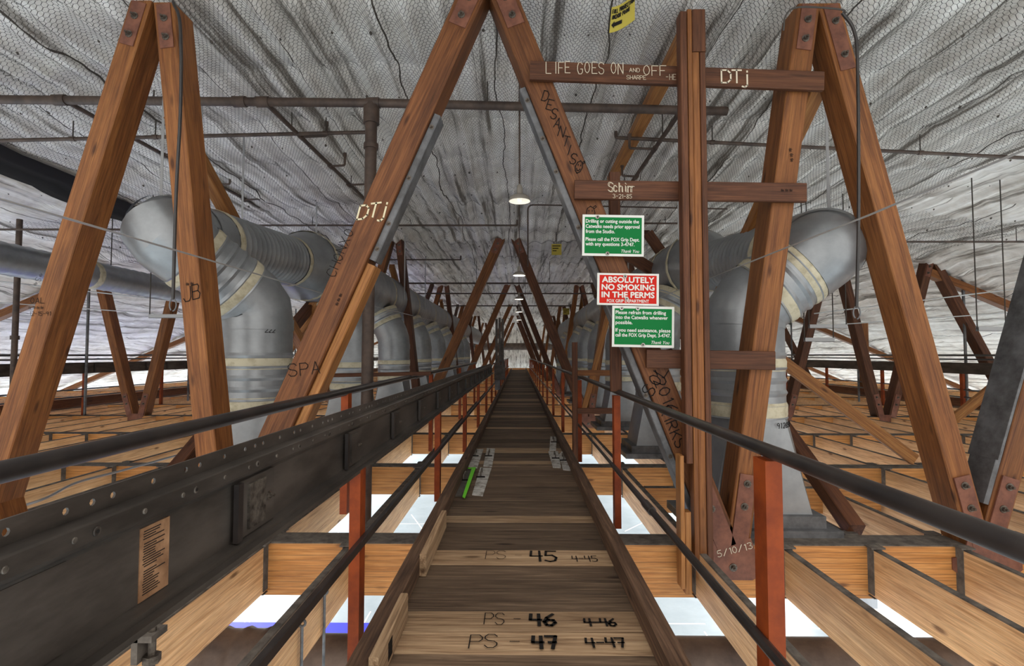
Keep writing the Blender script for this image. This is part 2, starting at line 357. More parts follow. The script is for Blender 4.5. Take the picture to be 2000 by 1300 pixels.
# hand lettering: one-stroke glyphs on a 4 x 6 grid
G = {
 'A': ['0,0 2,6 4,0', '1,2 3,2'], 'B': ['0,0 0,6 3,6 3.6,5 3,3.3 0,3.2', '3,3.3 4,2 3.4,0 0,0'], 'C': ['4,5 3,6 1,6 0,4 0,2 1,0 3,0 4,1'],
 'D': ['0,0 0,6 2.5,6 4,4.5 4,1.5 2.5,0 0,0'], 'E': ['4,6 0,6 0,0 4,0', '0,3 3,3'], 'F': ['4,6 0,6 0,0', '0,3 3,3'],
 'G': ['4,5 3,6 1,6 0,4 0,2 1,0 3,0 4,1 4,2.6 2.4,2.6'], 'H': ['0,0 0,6', '4,0 4,6', '0,3 4,3'], 'I': ['2,0 2,6'],
 'J': ['4,6 4,1.5 3,0 1,0 0,1.5'], 'K': ['0,0 0,6', '4,6 0,2.6', '1.3,3.6 4,0'], 'L': ['0,6 0,0 4,0'], 'M': ['0,0 0,6 2,2.5 4,6 4,0'],
 'N': ['0,0 0,6 4,0 4,6'], 'O': ['2,6 .6,5 0,3 .6,1 2,0 3.4,1 4,3 3.4,5 2,6'], 'P': ['0,0 0,6 3,6 4,5 4,4 3,3 0,3'],
 'R': ['0,0 0,6 3,6 4,5 4,4 3,3 0,3', '1.6,3 4,0'], 'S': ['4,5 3,6 1,6 0,5 0,4 1,3.2 3,2.8 4,2 4,1 3,0 1,0 0,1'], 'T': ['0,6 4,6', '2,6 2,0'],
 'U': ['0,6 0,1.5 1,0 3,0 4,1.5 4,6'], 'W': ['0,6 1,0 2,4 3,0 4,6'], 'X': ['0,0 4,6', '0,6 4,0'], 'Y': ['0,6 2,3 4,6', '2,3 2,0'], 'Z': ['0,6 4,6 0,0 4,0'],
 'c': ['3,3 2,4 .8,4 0,2.8 0,1.2 1,0 2.2,0 3,.8'], 'h': ['0,6 0,0', '0,3 1.4,4 2.8,3.6 3,0'], 'i': ['1.5,0 1.5,3.8', '1.5,5.2 1.5,5.6'], 'r': ['0.3,0 .3,4', '.3,2.6 1.4,4 2.8,3.7'],
 'j': ['2.4,4 2.4,-1 1.4,-2 .2,-1.6', '2.4,5.3 2.4,5.8'], 'p': ['0,4 0,-2', '0,3 1.3,4 3,3.2 3,1 1.6,0 0,1'],
 '0': ['2,6 .6,5 0,3 .6,1 2,0 3.4,1 4,3 3.4,5 2,6'], '1': ['1,5 2,6 2,0'], '2': ['0,5 1,6 3,6 4,4.8 3.6,3.4 0,0 4,0'], '3': ['0,5.5 1.5,6 3.6,5.4 3.5,4 1.8,3.2 3.8,2.3 4,1 2.4,0 0,.6'],
 '4': ['0.3,6 0,3 4,3', '3.2,6 3.2,0'], '5': ['4,6 .6,6 .3,3.4 2.6,3.6 4,2.2 3.4,.5 1.6,0 0,.6'], '6': ['3.4,6 1,4 0,2 .8,.3 2.6,0 4,1.4 3.4,2.8 1.6,3 .2,1.6'],
 '7': ['0,6 4,6 2.4,0', '1.2,3 3.8,3'], '8': ['2,3.2 .5,4.4 1,6 3,6 3.6,4.4 2,3.2 .2,1.6 .8,0 3.2,0 4,1.6 2,3.2'], '9': ['3.8,4 2.4,3 .6,3.6 .4,5.2 2,6 3.6,5.2 3.8,4 3,0'],
 '-': ['0.5,3 3.5,3'], '/': ['0,0 4,6'], '.': ['1,0 1,.5'], ' ': [],
 '~': ['0,2 .6,4.5 1,1 1.6,5 2,1.5 2.6,4 3,1 3.6,4 4,2'],
 '@': ['2,6 .6,5 0,3 .6,1 2,0 3.4,1 4,3 3.4,5 2,6', '1.3,4.2 1.3,3.6', '2.7,4.2 2.7,3.6', '1,2.2 1.6,1.3 2.4,1.3 3,2.2', '3.6,4.8 4.6,5.6 4.2,6.3 3.2,5.5'],
}
def letter(text, org, u, v, h, wd, mt, parent, name='lettering', gap=1.6, jit=0.25, asp=1.0, nudge=0.0025, fit=None):
    "writes text from org along u with letter height h along v"
    u = Vector(u).normalized(); v = Vector(v).normalized(); n = u.cross(v)
    if '~' in text: wd *= .5
    s = h / 6; mb = MB(); x = 0; org = Vector(org) + n * nudge; fx = 1.0
    if fit:
        tot = sum((2.2 if c_ in "I1 ir.j" else 4) * asp + gap for c_ in text) - gap; fx = fit / (tot * s)
    for chx in text:
        jx, jy = random.uniform(-jit, jit), random.uniform(-jit, jit)
        for st in G.get(chx, []):
            pts = [tuple(map(float, q.split(','))) for q in st.split()]
            pts = [org + u * ((x + a * asp + jx) * s * fx) + v * ((b_ + jy) * s) for a, b_ in pts]
            for a, b_ in zip(pts, pts[1:]):
                t = (b_ - a); ln = t.length
                if ln < 1e-6: continue
                t /= ln; q = n.cross(t) * wd / 2; e = t * wd * .35
                mb.add([a - e - q, b_ + e - q, b_ + e + q, a - e + q], [(0, 1, 2, 3)])
        x += (2.2 if chx in "I1 ir.j" else 4) * asp + gap
    o = mb.build(name, mt, parent); o['kind'] = 'stuff'; return o

def printed(text, cx, cy, w, h, mt, parent, mw, bold=0.0, shear=0.0, name='lettering', z=0.004, align='C'):
    "printed lettering, scaled to w x h, centred (or left aligned) at cx, cy on the plate's own face"
    cu = bpy.data.curves.new('t', 'FONT'); cu.body = text; cu.size = 1; cu.offset = 0; cu.shear = shear; cu.extrude = 0.0; cu.resolution_u = 3
    to = bpy.data.objects.new('t', cu); C.objects.link(to)
    me = bpy.data.meshes.new_from_object(to.evaluated_get(bpy.context.evaluated_depsgraph_get()))
    bpy.data.objects.remove(to); bpy.data.curves.remove(cu)
    co = np.zeros(len(me.vertices) * 3); me.vertices.foreach_get('co', co); co = co.reshape(-1, 3)
    x0, x1 = co[:, 0].min(), co[:, 0].max()
    co[:, 0] = (co[:, 0] - (x0 if align == 'L' else (x0 + x1) / 2)) * (w / (x1 - x0)) + cx
    co[:, 1] = (co[:, 1] - 0.35) * (h / 0.70) + cy; co[:, 2] = z
    fs = [tuple(p.vertices) for p in me.polygons]; bpy.data.meshes.remove(me); nv = len(co); e = bold * h / .7
    vs, ff = [], []
    for k, (dx, dy) in enumerate(((0, 0), (e, 0), (-e, 0), (0, e), (0, -e)) if bold else ((0, 0),)):      # heavier strokes
        vs += [(x_ + dx, y_ + dy, z + k * .00012) for x_, y_, _ in co]; ff += [tuple(a_ + k * nv for a_ in f_) for f_ in fs]
    me = mesh(name, vs, ff, mt)
    o = obj(name, me, parent, mw); o['kind'] = 'stuff'; return o

# ------------------------------------------------------------------ key levels (camera height is 0)
PLK = -1.40       # walkway boards
BT = -1.67        # top of floor beams
BD = 0.46         # depth of glulam beams
D0 = 4.60         # front of the first truss
BAY = 3.10
def zc(x):
    a = abs(x + 0.3)
    return 3.27 - 0.0045 * a * a if a < 11.2 else 3.27 - 0.0045 * 11.2 ** 2 - 0.43 * (a - 11.2)
# ------------------------------------------------------------------ stage floor far below
stage = obj('floor', mesh('floor', [(-45, -25, -13), (45, -25, -13), (45, 150, -13), (-45, 150, -13)], [(0, 1, 2, 3)], M['stage']))
stage['kind'] = 'structure'; stage['label'] = 'pale blue grey stage floor far below the framing'
R2 = random.Random(3)
for k in range(46):
    x, y = R2.uniform(-18, 18), R2.uniform(17, 46); a = R2.choice((0, 0, math.pi / 2, math.pi / 2, R2.uniform(0, 3.1))); ln = R2.uniform(1.0, 9)
    mb = MB(); dx, dy = math.cos(a) * ln / 2, math.sin(a) * ln / 2
    mb.bar((x - dx, y - dy, -12.995), (x + dx, y + dy, -12.995), 0.07, 0.008, (0, 0, 1)); mb.build('tape_line', M['tape'], stage)
mb = MB(); mb.box((-16.5, 12, -12.99), (-6.2, 25.2, -12.94)); o = mb.build('stage_mat', M['blue']); tag(o, 'deep blue mat lying on the stage floor far below', 'mat')
for k, (x0, y0, x1, y1, h) in enumerate(((17.0, 25, 22.5, 25.4, 3.5), (17.0, 25.4, 17.35, 30, 3.5), (15.2, 22.2, 16.6, 23.4, 1.6), (19.2, 20.5, 22, 21.2, 2.4))):
    r = thing('set_flat', ['pale blue scenery wall standing on the stage floor', 'short return of the pale scenery wall', 'grey scenery box on the stage floor', 'low pale scenery block before the scenery wall'][k], 'scenery', ((x0 + x1) / 2, (y0 + y1) / 2, -13))
    mb = MB(); mb.box((x0, y0, -13), (x1, y1, -13 + h)); mb.build('panel', M['set_wall'], r)
    mb = MB(); mb.box((x0 - .04, y0 - .04, -13 + h), (x1 + .04, y1 + .04, -13 + h + .12)); mb.build('cap_rail', M['white'], r)

# ------------------------------------------------------------------ ceiling blanket, netting, pins
def vnoise(x, y, seed):
    rs = np.random.RandomState(seed); tab = rs.rand(256, 256)
    xi = np.floor(x).astype(int); yi = np.floor(y).astype(int); fx = x - xi; fy = y - yi
    fx = fx * fx * (3 - 2 * fx); fy = fy * fy * (3 - 2 * fy)
    g = lambda a, b_: tab[a % 256, b_ % 256]
    return (g(xi, yi) * (1 - fx) + g(xi + 1, yi) * fx) * (1 - fy) + (g(xi, yi + 1) * (1 - fx) + g(xi + 1, yi + 1) * fx) * fy
def blanket_z(x, y):
    a = np.abs(x + 0.3)
    base = np.where(a < 11.2, 3.27 - 0.0045 * a * a, 3.27 - 0.0045 * 11.2 ** 2 - 0.43 * (a - 11.2))
    base = base + .27 * np.clip((9.5 - y) / 4.0, 0, 1) * np.exp(-(x / 9.0) ** 4)
    wob = 0.6 * vnoise(x * .9 + 40, y * .12, 1) + .25 * vnoise(x * 2.1, y * .4 + 9, 2)
    ph = x * 2 * math.pi / 0.36 + 4 * wob
    amp = 0.020 + 0.050 * vnoise(x * .8 + 5, y * .8, 3)
    z = base + amp * (np.abs(np.sin(ph / 2)) * 2 - 1.2)
    row = np.abs(np.mod(y + 0.12, 1.23) / 1.23 - .5) * 2            # 1 at the pinned rows
    z += 0.045 * (row ** 6) - 0.02 + 0.11 * (vnoise(x * 1.1, y * 1.1, 4) - .5) + 0.02 * (vnoise(x * 6, y * 5, 6) - .5)
    for yt in (14.02, 23.32, 32.62):
        z -= 0.11 * np.exp(-((y - yt + .05) / .33) ** 2) * (0.5 + vnoise(x * 1.7, y * 0 + 3.3, 8))
    return z
xs = np.concatenate([np.linspace(-21.9, -9.5, 110, endpoint=False), np.linspace(-9.5, 9.5, 400), np.linspace(9.5, 21.9, 111)[1:]])
ys = np.concatenate([np.linspace(2.6, 12, 130, endpoint=False), np.linspace(12, 30, 110, endpoint=False), np.linspace(30, 66, 90)])
X, Y = np.meshgrid(xs, ys); Z = blanket_z(X, Y)
def np_mesh(name, co, quads, mt, smooth=True):
    me = bpy.data.meshes.new(name); nv, nq = len(co), len(quads)
    me.vertices.add(nv); me.vertices.foreach_set('co', co.astype(np.float32).ravel())
    me.loops.add(nq * 4); me.loops.foreach_set('vertex_index', quads.astype(np.int32).ravel())
    me.polygons.add(nq); me.polygons.foreach_set('loop_start', np.arange(0, nq * 4, 4, dtype=np.int32))
    try: me.polygons.foreach_set('loop_total', np.full(nq, 4, dtype=np.int32))
    except Exception: pass
    me.materials.append(mt); me.update(calc_edges=True); me.validate()
    me.polygons.foreach_set('use_smooth', [smooth] * nq); return me
nx, ny = len(xs), len(ys); I = np.arange(nx * ny).reshape(ny, nx)
q = np.stack([I[:-1, :-1], I[1:, :-1], I[1:, 1:], I[:-1, 1:]], -1).reshape(-1, 4)
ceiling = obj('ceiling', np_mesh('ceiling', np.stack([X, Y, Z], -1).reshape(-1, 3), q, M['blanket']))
ceiling['kind'] = 'structure'; ceiling['label'] = 'puckered pale insulation blanket under the roof'
# hexagonal wire netting stretched below the blanket, real wires
def netting(x0, x1, y0, y1, s, wd):
    dx = s; dy = s * math.sqrt(3) / 2
    nxh = int((x1 - x0) / dx); nyh = int((y1 - y0) / dy)
    jj, ii = np.meshgrid(np.arange(nyh), np.arange(nxh), indexing='ij')
    cx = x0 + (ii + 0.5 * (jj % 2)) * dx; cy = y0 + jj * dy
    r = s / math.sqrt(3); pts = []
    ang = [math.radians(a) for a in (30, 90, 150, 210)]
    c = [(cx + r * math.cos(a), cy + r * math.sin(a)) for a in ang]
    segs = [(c[0], c[1]), (c[1], c[2]), (c[2], c[3])]
    A = np.concatenate([np.stack([a[0].ravel(), a[1].ravel()], -1) for a, _ in segs]); B = np.concatenate([np.stack([b_[0].ravel(), b_[1].ravel()], -1) for _, b_ in segs])
    def warp(p):
        x = p[:, 0] + .035 * (vnoise(p[:, 0] * 1.5, p[:, 1] * 1.5, 21) - .5) * 2; y = p[:, 1] + .05 * (vnoise(p[:, 0] * 1.3, p[:, 1] * 1.3, 22) - .5) * 2
        z = blanket_z(x, y) - 0.022 - 0.05 * vnoise(x * 1.9, y * 1.9, 23)
        return np.stack([x, y, z], -1)
    t = B - A; t /= np.linalg.norm(t, axis=1, keepdims=True); nrm = np.stack([-t[:, 1], t[:, 0]], -1) * wd / 2
    a3, b3 = warp(A), warp(B); o = np.concatenate([nrm, np.zeros((len(nrm), 1))], 1)
    co = np.stack([a3 - o, b3 - o, b3 + o, a3 + o], 1).reshape(-1, 3)
    return co, np.arange(len(co)).reshape(-1, 4)
parts = [netting(-7.5, 7.5, 3.6, 10.5, 0.050, 0.0052), netting(-11, 11, 10.5, 18, 0.062, 0.0052)]
off = 0; cos, qs = [], []
for co, qd in parts: cos.append(co); qs.append(qd + off); off += len(co)
net = obj('wire_netting', np_mesh('wire_netting', np.concatenate(cos), np.concatenate(qs), M['wire'], False), ceiling); net['kind'] = 'stuff'
# pins and washers in rows
v, f = [], []
for j in range(2, 44):
    y = 1.23 * j + .5
    for i in range(-26, 27):
        x = i * 0.42 + R2.uniform(-.12, .12)
        if R2.random() < .25: continue
        yy = y + R2.uniform(-.07, .07); z = float(blanket_z(np.array([x]), np.array([yy]))[0]) - .025; s = R2.uniform(.008, .022); o = len(v)
        v += [(x - s, yy, z), (x, yy - s * 1.6, z), (x + s, yy, z), (x, yy + s * 1.6, z), (x, yy, z - s * 1.3), (x, yy, z + s)]
        f += [(o + a, o + b_, o + 4) for a, b_ in ((0, 1), (1, 2), (2, 3), (3, 0))] + [(o + b_, o + a, o + 5) for a, b_ in ((0, 1), (1, 2), (2, 3), (3, 0))]
pins = obj('ceiling_pin', mesh('ceiling_pin', v, f, M['dust']), ceiling); pins['kind'] = 'stuff'
o = smooth_angle(MB().tube([(-9, 61, .95), (9, 61, .95)], .42, 16).build('end_pipe', M['dark_duct'])); tag(o, 'fat dark pipe crossing before the far end wall', 'pipe')
# gable end
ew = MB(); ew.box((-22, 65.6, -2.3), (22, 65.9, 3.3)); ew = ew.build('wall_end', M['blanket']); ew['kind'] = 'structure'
# black drape strip along the left slope of the roof
mb = MB(); xs2 = np.linspace(-8.45, -7.55, 8); ys2 = np.linspace(5.5, 11, 30); n_ = len(ys2)
for i, x in enumerate(xs2):
    for y in ys2:
        mb.v.append((x, y, float(blanket_z(np.array([x]), np.array([y]))[0]) - .085 - .10 * math.sin(i / 7 * math.pi)))
mb.f = [(i * n_ + k, i * n_ + k + 1, (i + 1) * n_ + k + 1, (i + 1) * n_ + k) for i in range(7) for k in range(n_ - 1)]
o = mb.build('roof_drape', M['black_cloth'], smooth=True); tag(o, 'long black cloth strip hung under the insulation above the far left', 'drape')

# ------------------------------------------------------------------ floor framing
fl = bpy.data.objects.new('floor', None); link(fl, None, T((0, 0, BT))); fl['kind'] = 'structure'; fl['label'] = 'timber floor framing of beams and joists between the trusses'
XW = 21.2
beams = [D0 - BAY + BAY * k for k in range(0, 21)]          # front faces
for k, d in enumerate(beams):
    if (k - 1) % 3 == 0: continue                        # truss lines carry their own chord
    timber('cross_beam', (-XW, d + .12, BT - BD / 2 * .9), (XW, d + .12, BT - BD / 2 * .9), .24, BD * .9, M['glulam'], fl, (0, 0, 1), top=M['dust'])
hz = MB()
for sy in (0, 1):
    pass
def hanger_mesh():
    m_ = MB()
    for x in (-.040, .033): m_.box((x, 0, -.40), (x + .007, .075, .012))
    m_.box((-.06, -.004, -.004), (.06, .09, .010)); m_.box((-.040, 0, -.427), (.040, .075, -.421))
    return mesh('joist_hanger', m_.v, m_.f, M['dust'])
HM = hanger_mesh(); HM2 = HM.copy(); 
hv = np.zeros(len(HM2.vertices) * 3); HM2.vertices.foreach_get('co', hv); hv = hv.reshape(-1, 3); hv[:, 1] *= -1; HM2.vertices.foreach_set('co', hv.ravel()); HM2.flip_normals()
stuff = MB(); njo = 0
for k in range(len(beams) - 1):
    y0 = beams[k] + (.27 if (k - 1) % 3 == 0 else .24); y1 = beams[k + 1]
    for i in range(-27, 28):
        x = .765 * i + .03
        px = 1013 + x / max(y1, .5) * 1000
        if px < -250 or px > 2250: continue
        single = k <= 1 or (k <= 4 and abs(x) < 17) or (k <= 6 and abs(x) < 9)
        if single and njo < 297:
            j = timber('floor_joist', (x, y0, BT - .215), (x, y1, BT - .215), .064, .41, M['joist'], fl, (0, 0, 1), top=M['dust']); njo += 1
            if k <= 2:
                obj('joist_hanger', HM2, j, T((x, y1, BT)))
                if k >= 1: obj('joist_hanger', HM, j, T((x, y0, BT)))
        else:
            stuff.box((x - .032, y0, BT - .42), (x + .032, y1, BT - .01))
so = stuff.build('floor_joist', M['joist'], fl, origin=(0, 0, BT)); so['kind'] = 'stuff'
# blocking beam to the right of the walkway
timber('cross_beam', (1.6, 6.62, BT - .17), (4.55, 6.62, BT - .17), .09, .32, M['glulam'], fl, (0, 0, 1), top=M['dust'])
# ------------------------------------------------------------------ trusses
TOPS_R = [-0.29, 2.70, 5.57, 8.60, 11.25]; BOTS_R = [1.93, 4.22, 7.1, 9.83, 13.5]
TOPS = [-.29] + TOPS_R[1:] + [-.6 - x for x in TOPS_R[1:]]
def X1(px, py): return P(px, py, D0).x, P(px, py, D0).z
# web members as front-face centre lines read off the nearest truss: (top x at its z, bottom x at the chord)
def line_at(a, b_, z):
    (xa, za), (xb, zb) = a, b_; return xa + (xb - xa) * (z - za) / (zb - za)
near = [((275, 0), (-7, 900), .195), ((322, 35), (395, 815), .19), ((915, 0), (556, 800), .245), ((988, 0), (1335, 860), .24), ((1575, 50), (1477, 800), .20), ((1632, 50), (1882, 950), .20), ((2225, 0), (1967, 950), .21)]
legs = []
for a, b_, w in near:
    A, B = X1(*a), X1(*b_); legs.append((line_at(A, B, 3.18), line_at(A, B, BT), w))
legs_gen = list(legs)
LR = [(5.72, 6.95), (8.5, 7.25), (8.7, 9.7), (11.15, 10.0), (11.35, 13.4)]
for a, b_ in LR: legs_gen.append((a, b_, .2)); legs_gen.append((-.6 - a, -.6 - b_, .2))
legs_gen.append((-.6 - legs[6][0], -.6 - legs[6][1], .21))
ORD = ['nearest', 'second', 'third', 'fourth', 'fifth', 'sixth']
truss_roots = []
for ti in range(6):
    d = D0 + 9.3 * ti; yc = d + .145
    r = thing('roof_truss', ['nearest timber roof truss, its leaning legs covered with chalk and marker writing', 'second roof truss down the walkway, legs framing the pendant lamps', 'third roof truss down the walkway, between the grey duct rows', 'fourth roof truss down the walkway, well past the girder end', 'fifth roof truss down the walkway, small in the distance', 'farthest roof truss, just before the end wall'][ti], 'truss', (-.3, yc, BT), 'timber roof trusses over the walkway')
    truss_roots.append(r)
    timber('bottom_chord', (-XW, d + .135, BT - BD / 2), (XW, d + .135, BT - BD / 2), .27, BD, M['glulam'], r, (0, 0, 1), top=M['dust'])
    members = []
    for k, (xt, xb, w) in enumerate(legs_gen):
        if ti == 0 and k >= 7 + 0 and abs(xb) > 9: continue
        zt = min(3.18, zc(xt) - .07); zb = BT
        if ti == 0 and k < 6: zt = (3.30, 3.28, 3.44, 3.44, 3.215, 3.215)[k]; xt = xb + (xt - xb) * (zt - zb) / (3.18 - zb)
        if xt != xb and zt < 3.18: xt2 = xb + (xt - xb) * 1.0
        mt = M['fir'] if (k % 2 == 0 or ti == 0) else M['fir_dark']
        if ti == 0 and k in (2, 3): mt = M['fir_mid']
        o = timber('web_member', (xt, yc, zt), (xb, yc, zb), w, .29, mt, r, (0, 1, 0), cut0=zt, cut1=zb)
        members.append((o, xt, zt, xb, zb, w))
    for sgn in (1, -1):
        xa = 11.0 if sgn > 0 else -11.6; xe = xa + sgn * 9.6
        timber('rafter', (xa, yc, zc(xa) - .36), (xe, yc, zc(xe) - .36), .2, .24, M['fir'], r, (0, 1, 0))
    # plates at tops and V-plates at the chord
    fy = yc - .146
    if ti <= 2:
        for k, (o, xt, zt, xb, zb, w) in enumerate(members):
            dv = Vector((xb - xt, 0, zb - zt)).normalized(); a = Vector((xt, fy - .006, zt)) + dv * .02; L_ = .42 if k != 5 else .62
            if xt > 11.2 or xt < -11.8: continue
            pl = timber('top_plate', a, a + dv * L_, w * .68, .012, M['rust_plate'], o, (0, 1, 0), ch=.002)
            if ti <= 1:
                for s_ in ((.14, .32) if L_ < .5 else (.16, .48)): bolt(pl, a + dv * s_ + Vector((0, -.006, 0)), s=1.05)
        bn = {}
        for m_ in members: bn.setdefault(round(m_[3] * 1.15), []).append(m_)
        srt = sorted(members, key=lambda m_: m_[3]); used = set()
        for i, a in enumerate(srt):
            if i in used or i + 1 >= len(srt): continue
            b_ = srt[i + 1]
            if abs(b_[3] - a[3]) > .75: continue
            used.add(i + 1)
            cx = (a[3] + b_[3]) / 2; mb = MB(); yy = fy - .007
            mb.prism([(cx - .21, BT - .09), (cx - .30, BT - .10), (cx - .30, BT - .20), (cx - .17, BT - .30), (cx + .17, BT - .30), (cx + .30, BT - .20), (cx + .30, BT - .10), (cx + .21, BT - .09), (cx + .16, BT + .06), (cx - .16, BT + .06)], yy - .006, yy + .006)
            pos = []
            for (o, xt, zt, xb, zb, w) in (a, b_):
                dv = Vector((xt - xb, 0, zt - zb)).normalized(); p = Vector((xb, yy, zb))
                mb.bar(p - dv * .02, p + dv * .62, w * .72, .018); pos += [p + dv * .34, p + dv * .54]
            g = mb.build('gusset_plate', M['rust_plate'], r)
            if ti <= 1:
                for p in pos: bolt(g, p + Vector((0, -.009, 0)), s=1.05)
                bolt(g, (cx, yy - .006, BT - .19), s=1.1)
                if ti == 0 and cx > 1 and cx < 3:
                    letter('5/10/13', (cx - .13, yy - .008, BT - .10), (1, 0, .25), (-.25, 0, 1), .055, .006, M['chalk'], g)
    if ti == 0: T1 = members
    # sway braces running back from the truss, and lower braces
    def lb(name, x, da, za, db, zb_, w=.15, h=.15, mt='fir_pale'):
        timber(name, (x, d - D0 + da, za), (x, d - D0 + db, zb_), w, h, M[mt], r, (0, 0, 1))
    za = P(300, 150, 5.0).z
    if ti <= 3:
        lb('sway_brace', P(300, 150, 4.95).x, 5.25, 2.53, 11.0, BT + .05)
        lb('sway_brace', P(1600, 187, 4.95).x, 4.95, 2.66, 11.0, BT + .05)
        lb('sway_brace', 3.16, 4.92, BT + .02, 12.6, 3.0, mt='fir_dark')
        lb('sway_brace', -3.72, 4.92, BT + .02, 12.6, 3.0, mt='fir_dark')
# extra timbers on the nearest truss
r = truss_roots[0]
def on_leg(k, t, off, dy):
    o, xt, zt, xb, zb, w = T1[k]; dv = Vector((xb - xt, 0, zb - zt)); n = Vector((-dv.z, 0, dv.x)).normalized()
    if n.x < 0: n = -n
    return Vector((xt, D0 + .145 + dy, zt)) + dv * t + n * off
def t_of(k, py):
    o, xt, zt, xb, zb, w = T1[k]; z = P(1000, py, D0).z; return (z - zt) / (zb - zt)
def strap(k, ya, yb, off, w, h, mt, name='steel_strap', dy=0.0):
    o = T1[k][0]; s = timber(name, on_leg(k, t_of(k, ya), off, dy), on_leg(k, t_of(k, yb), off, dy), w, h, M[mt], o, (0, 1, 0)); return s
s = strap(2, 205, 492, .155, .065, .20, 'steel_gray')
for yy in (230, 330, 420, 470): bolt(s, on_leg(2, t_of(2, yy), .155, -.10), s=.7)
strap(2, 500, 850, .165, .085, .20, 'fir_pale', 'side_plank')
s = strap(3, 155, 1000, -.150, .06, .20, 'steel_gray')
for yy in (180, 255, 320, 430, 620, 760, 880): bolt(s, on_leg(3, t_of(3, yy), -.15, -.10), s=.7)
s = strap(6, 300, 990, -.125, .045, .27, 'steel_gray', 'steel_channel', -.0)
s = strap(6, 905, 300, -.14, .02, .31, 'steel_gray', 'cover_plate', -.0)
# writing on the members
def write_leg(text, k, px, py, h, mt, wd=.008, along=None, asp=1.0, **kw):
    p = P(px, py, D0 - .001); o = T1[k][0]
    u = Vector(along[0]) if along else Vector((1, 0, 0)); v_ = Vector(along[1]) if along else Vector((0, 0, 1))
    return letter(text, p, u, v_, h, wd, M[mt], o, asp=asp, nudge=.004, **kw)
write_leg('DTj', 2, 698, 428, .13, 'cream', .017, ((1, 0, .12), (.25, 0, 1)), 1.0, gap=.4)
dl = Vector((-.41, 0, -.91))
write_leg('CHONXO', 2, 653, 542, .085, 'ink', .006, ((.38, 0, .92), (-.92, 0, .38)), 1.0)
write_leg('~~~', 2, 661, 598, .045, 'ink', .005, ((.38, 0, .92), (-.92, 0, .38)))
write_leg('SPA', 2, 565, 735, .11, 'ink', .007, ((1, 0, .1), (-.1, 0, 1)))
write_leg('JB', 1, 360, 590, .13, 'ink', .008, ((1, 0, .25), (-.1, 0, 1)), .8, gap=.6)
write_leg('~~', 1, 364, 560, .05, 'ink', .005, ((1, 0, .1), (-.1, 0, 1)), .8)
write_leg('~S~', 0, 73, 560, .05, 'ink', .005, ((.5, 0, .9), (-.9, 0, .5)))
write_leg('OAL', 0, 60, 592, .05, 'ink', .005); write_leg('~~~~', 0, 56, 605, .04, 'ink', .004); write_leg('12-15-91', 0, 58, 616, .035, 'ink', .004, gap=1)
for i, chx in enumerate('DESANTIS@'):
    t = i / 8
    write_leg(chx, 3, 1058 + 62 * t * 1.0, 196 + 140 * t, .095 if chx != '@' else .12, 'ink', .008, ((.93, 0, -.25), (.3, 0, .95)), .8)
write_leg('@', 3, 1146, 428, .12, 'ink', .006)
write_leg('SOLID', 3, 1273, 775, .11, 'ink', .009, ((.55, 0, .85), (-.85, 0, .55)))
write_leg('-2016-', 3, 1268, 725, .10, 'ink', .009, ((.40, 0, -.92), (.92, 0, .40)))
write_leg('KIRKS', 3, 1288, 800, .09, 'ink', .009, ((.40, 0, -.92), (.92, 0, .40)))
write_leg('~~~', 4, 1538, 290, .05, 'ink', .005, ((.1, 0, -1), (1, 0, .1)))
# single braces seen beyond the nearest truss
def brace(label, a, da, b_, db, w=.13, h=.05, mt='fir_pale', up=(0, 1, 0)):
    o = timber('brace', P(a[0], a[1], da), P(b_[0], b_[1], db), w, h, M[mt], None, up); tag(o, label, 'brace'); return o
brace('diagonal brown brace sloping down to the joists right of the white duct', (1440, 640), 7.55, (1785, 897), 7.75, .17, .08)
brace('flat grey-sided brace leaning behind the left white duct', (556, 690), 9.0, (648, 545), 9.0, .2, .1)
brace('brown brace sloping down behind the red sign', (1222, 495), 9.6, (1400, 606), 9.6, .22, .1, 'fir_dark')
brace('short dark brace leaning above the red sign', (1265, 455), 10.2, (1350, 575), 10.2, .2, .1, 'fir_dark')
brace('short pale brace rising from the far right joists', (1858, 822), 12.6, (1945, 752), 12.6, .22, .1)
brace('pale longitudinal timber running back behind the tall built-up post', (1352, 45), 4.9, (1195, 352), 8.9, .16, .13, 'fir_pale', (0, 0, 1))
brace('pale thin plank leaning beside the lower green sign', (1140, 800), 10, (1192, 600), 10, .10, .05)
brace('dark red-brown level bar behind the black handrail left of the walkway', (628, 733), 7.2, (842, 729), 7.2, .055, .05, 'fir_dark')
# ------------------------------------------------------------------ ladder-like rack of boards
r = thing('lumber_rack', 'built-up wooden post with three written crossboards fixed across the nearest truss', 'rack', P(1355, 1150, 4.45))
bds = []
for (a, b_, h) in (((1035, 139), (1607, 160), .172), ((1122, 371), (1573, 377), .170), ((1262, 700), (1512, 704), .165)):
    bds.append(timber('crossboard', P(a[0], a[1], 4.56), P(b_[0], b_[1], 4.56), h, .05, M['fir_dark'], r, (0, 1, 0)))
def vpost(name, px0, px1, y0, y1, dd, th, mt='fir_dark', par=None):
    a, b_ = P(px0, y0, dd), P(px1, y0, dd); c_ = P((px0 + px1) / 2, y1, dd); x = (a.x + b_.x) / 2
    return timber(name, (x, dd + th / 2, a.z), (x, dd + th / 2, c_.z), abs(b_.x - a.x), th, M[mt], par or r, (0, 1, 0))
vpost('post_board', 1328, 1341, 22, 905, 4.41, .115); vpost('post_board', 1342, 1351, 18, 1100, 4.42, .105, 'fir')
vpost('post_board', 1352, 1366, 102, 1128, 4.42, .105, 'fir'); vpost('post_board', 1352, 1378, 18, 100, 4.41, .115)
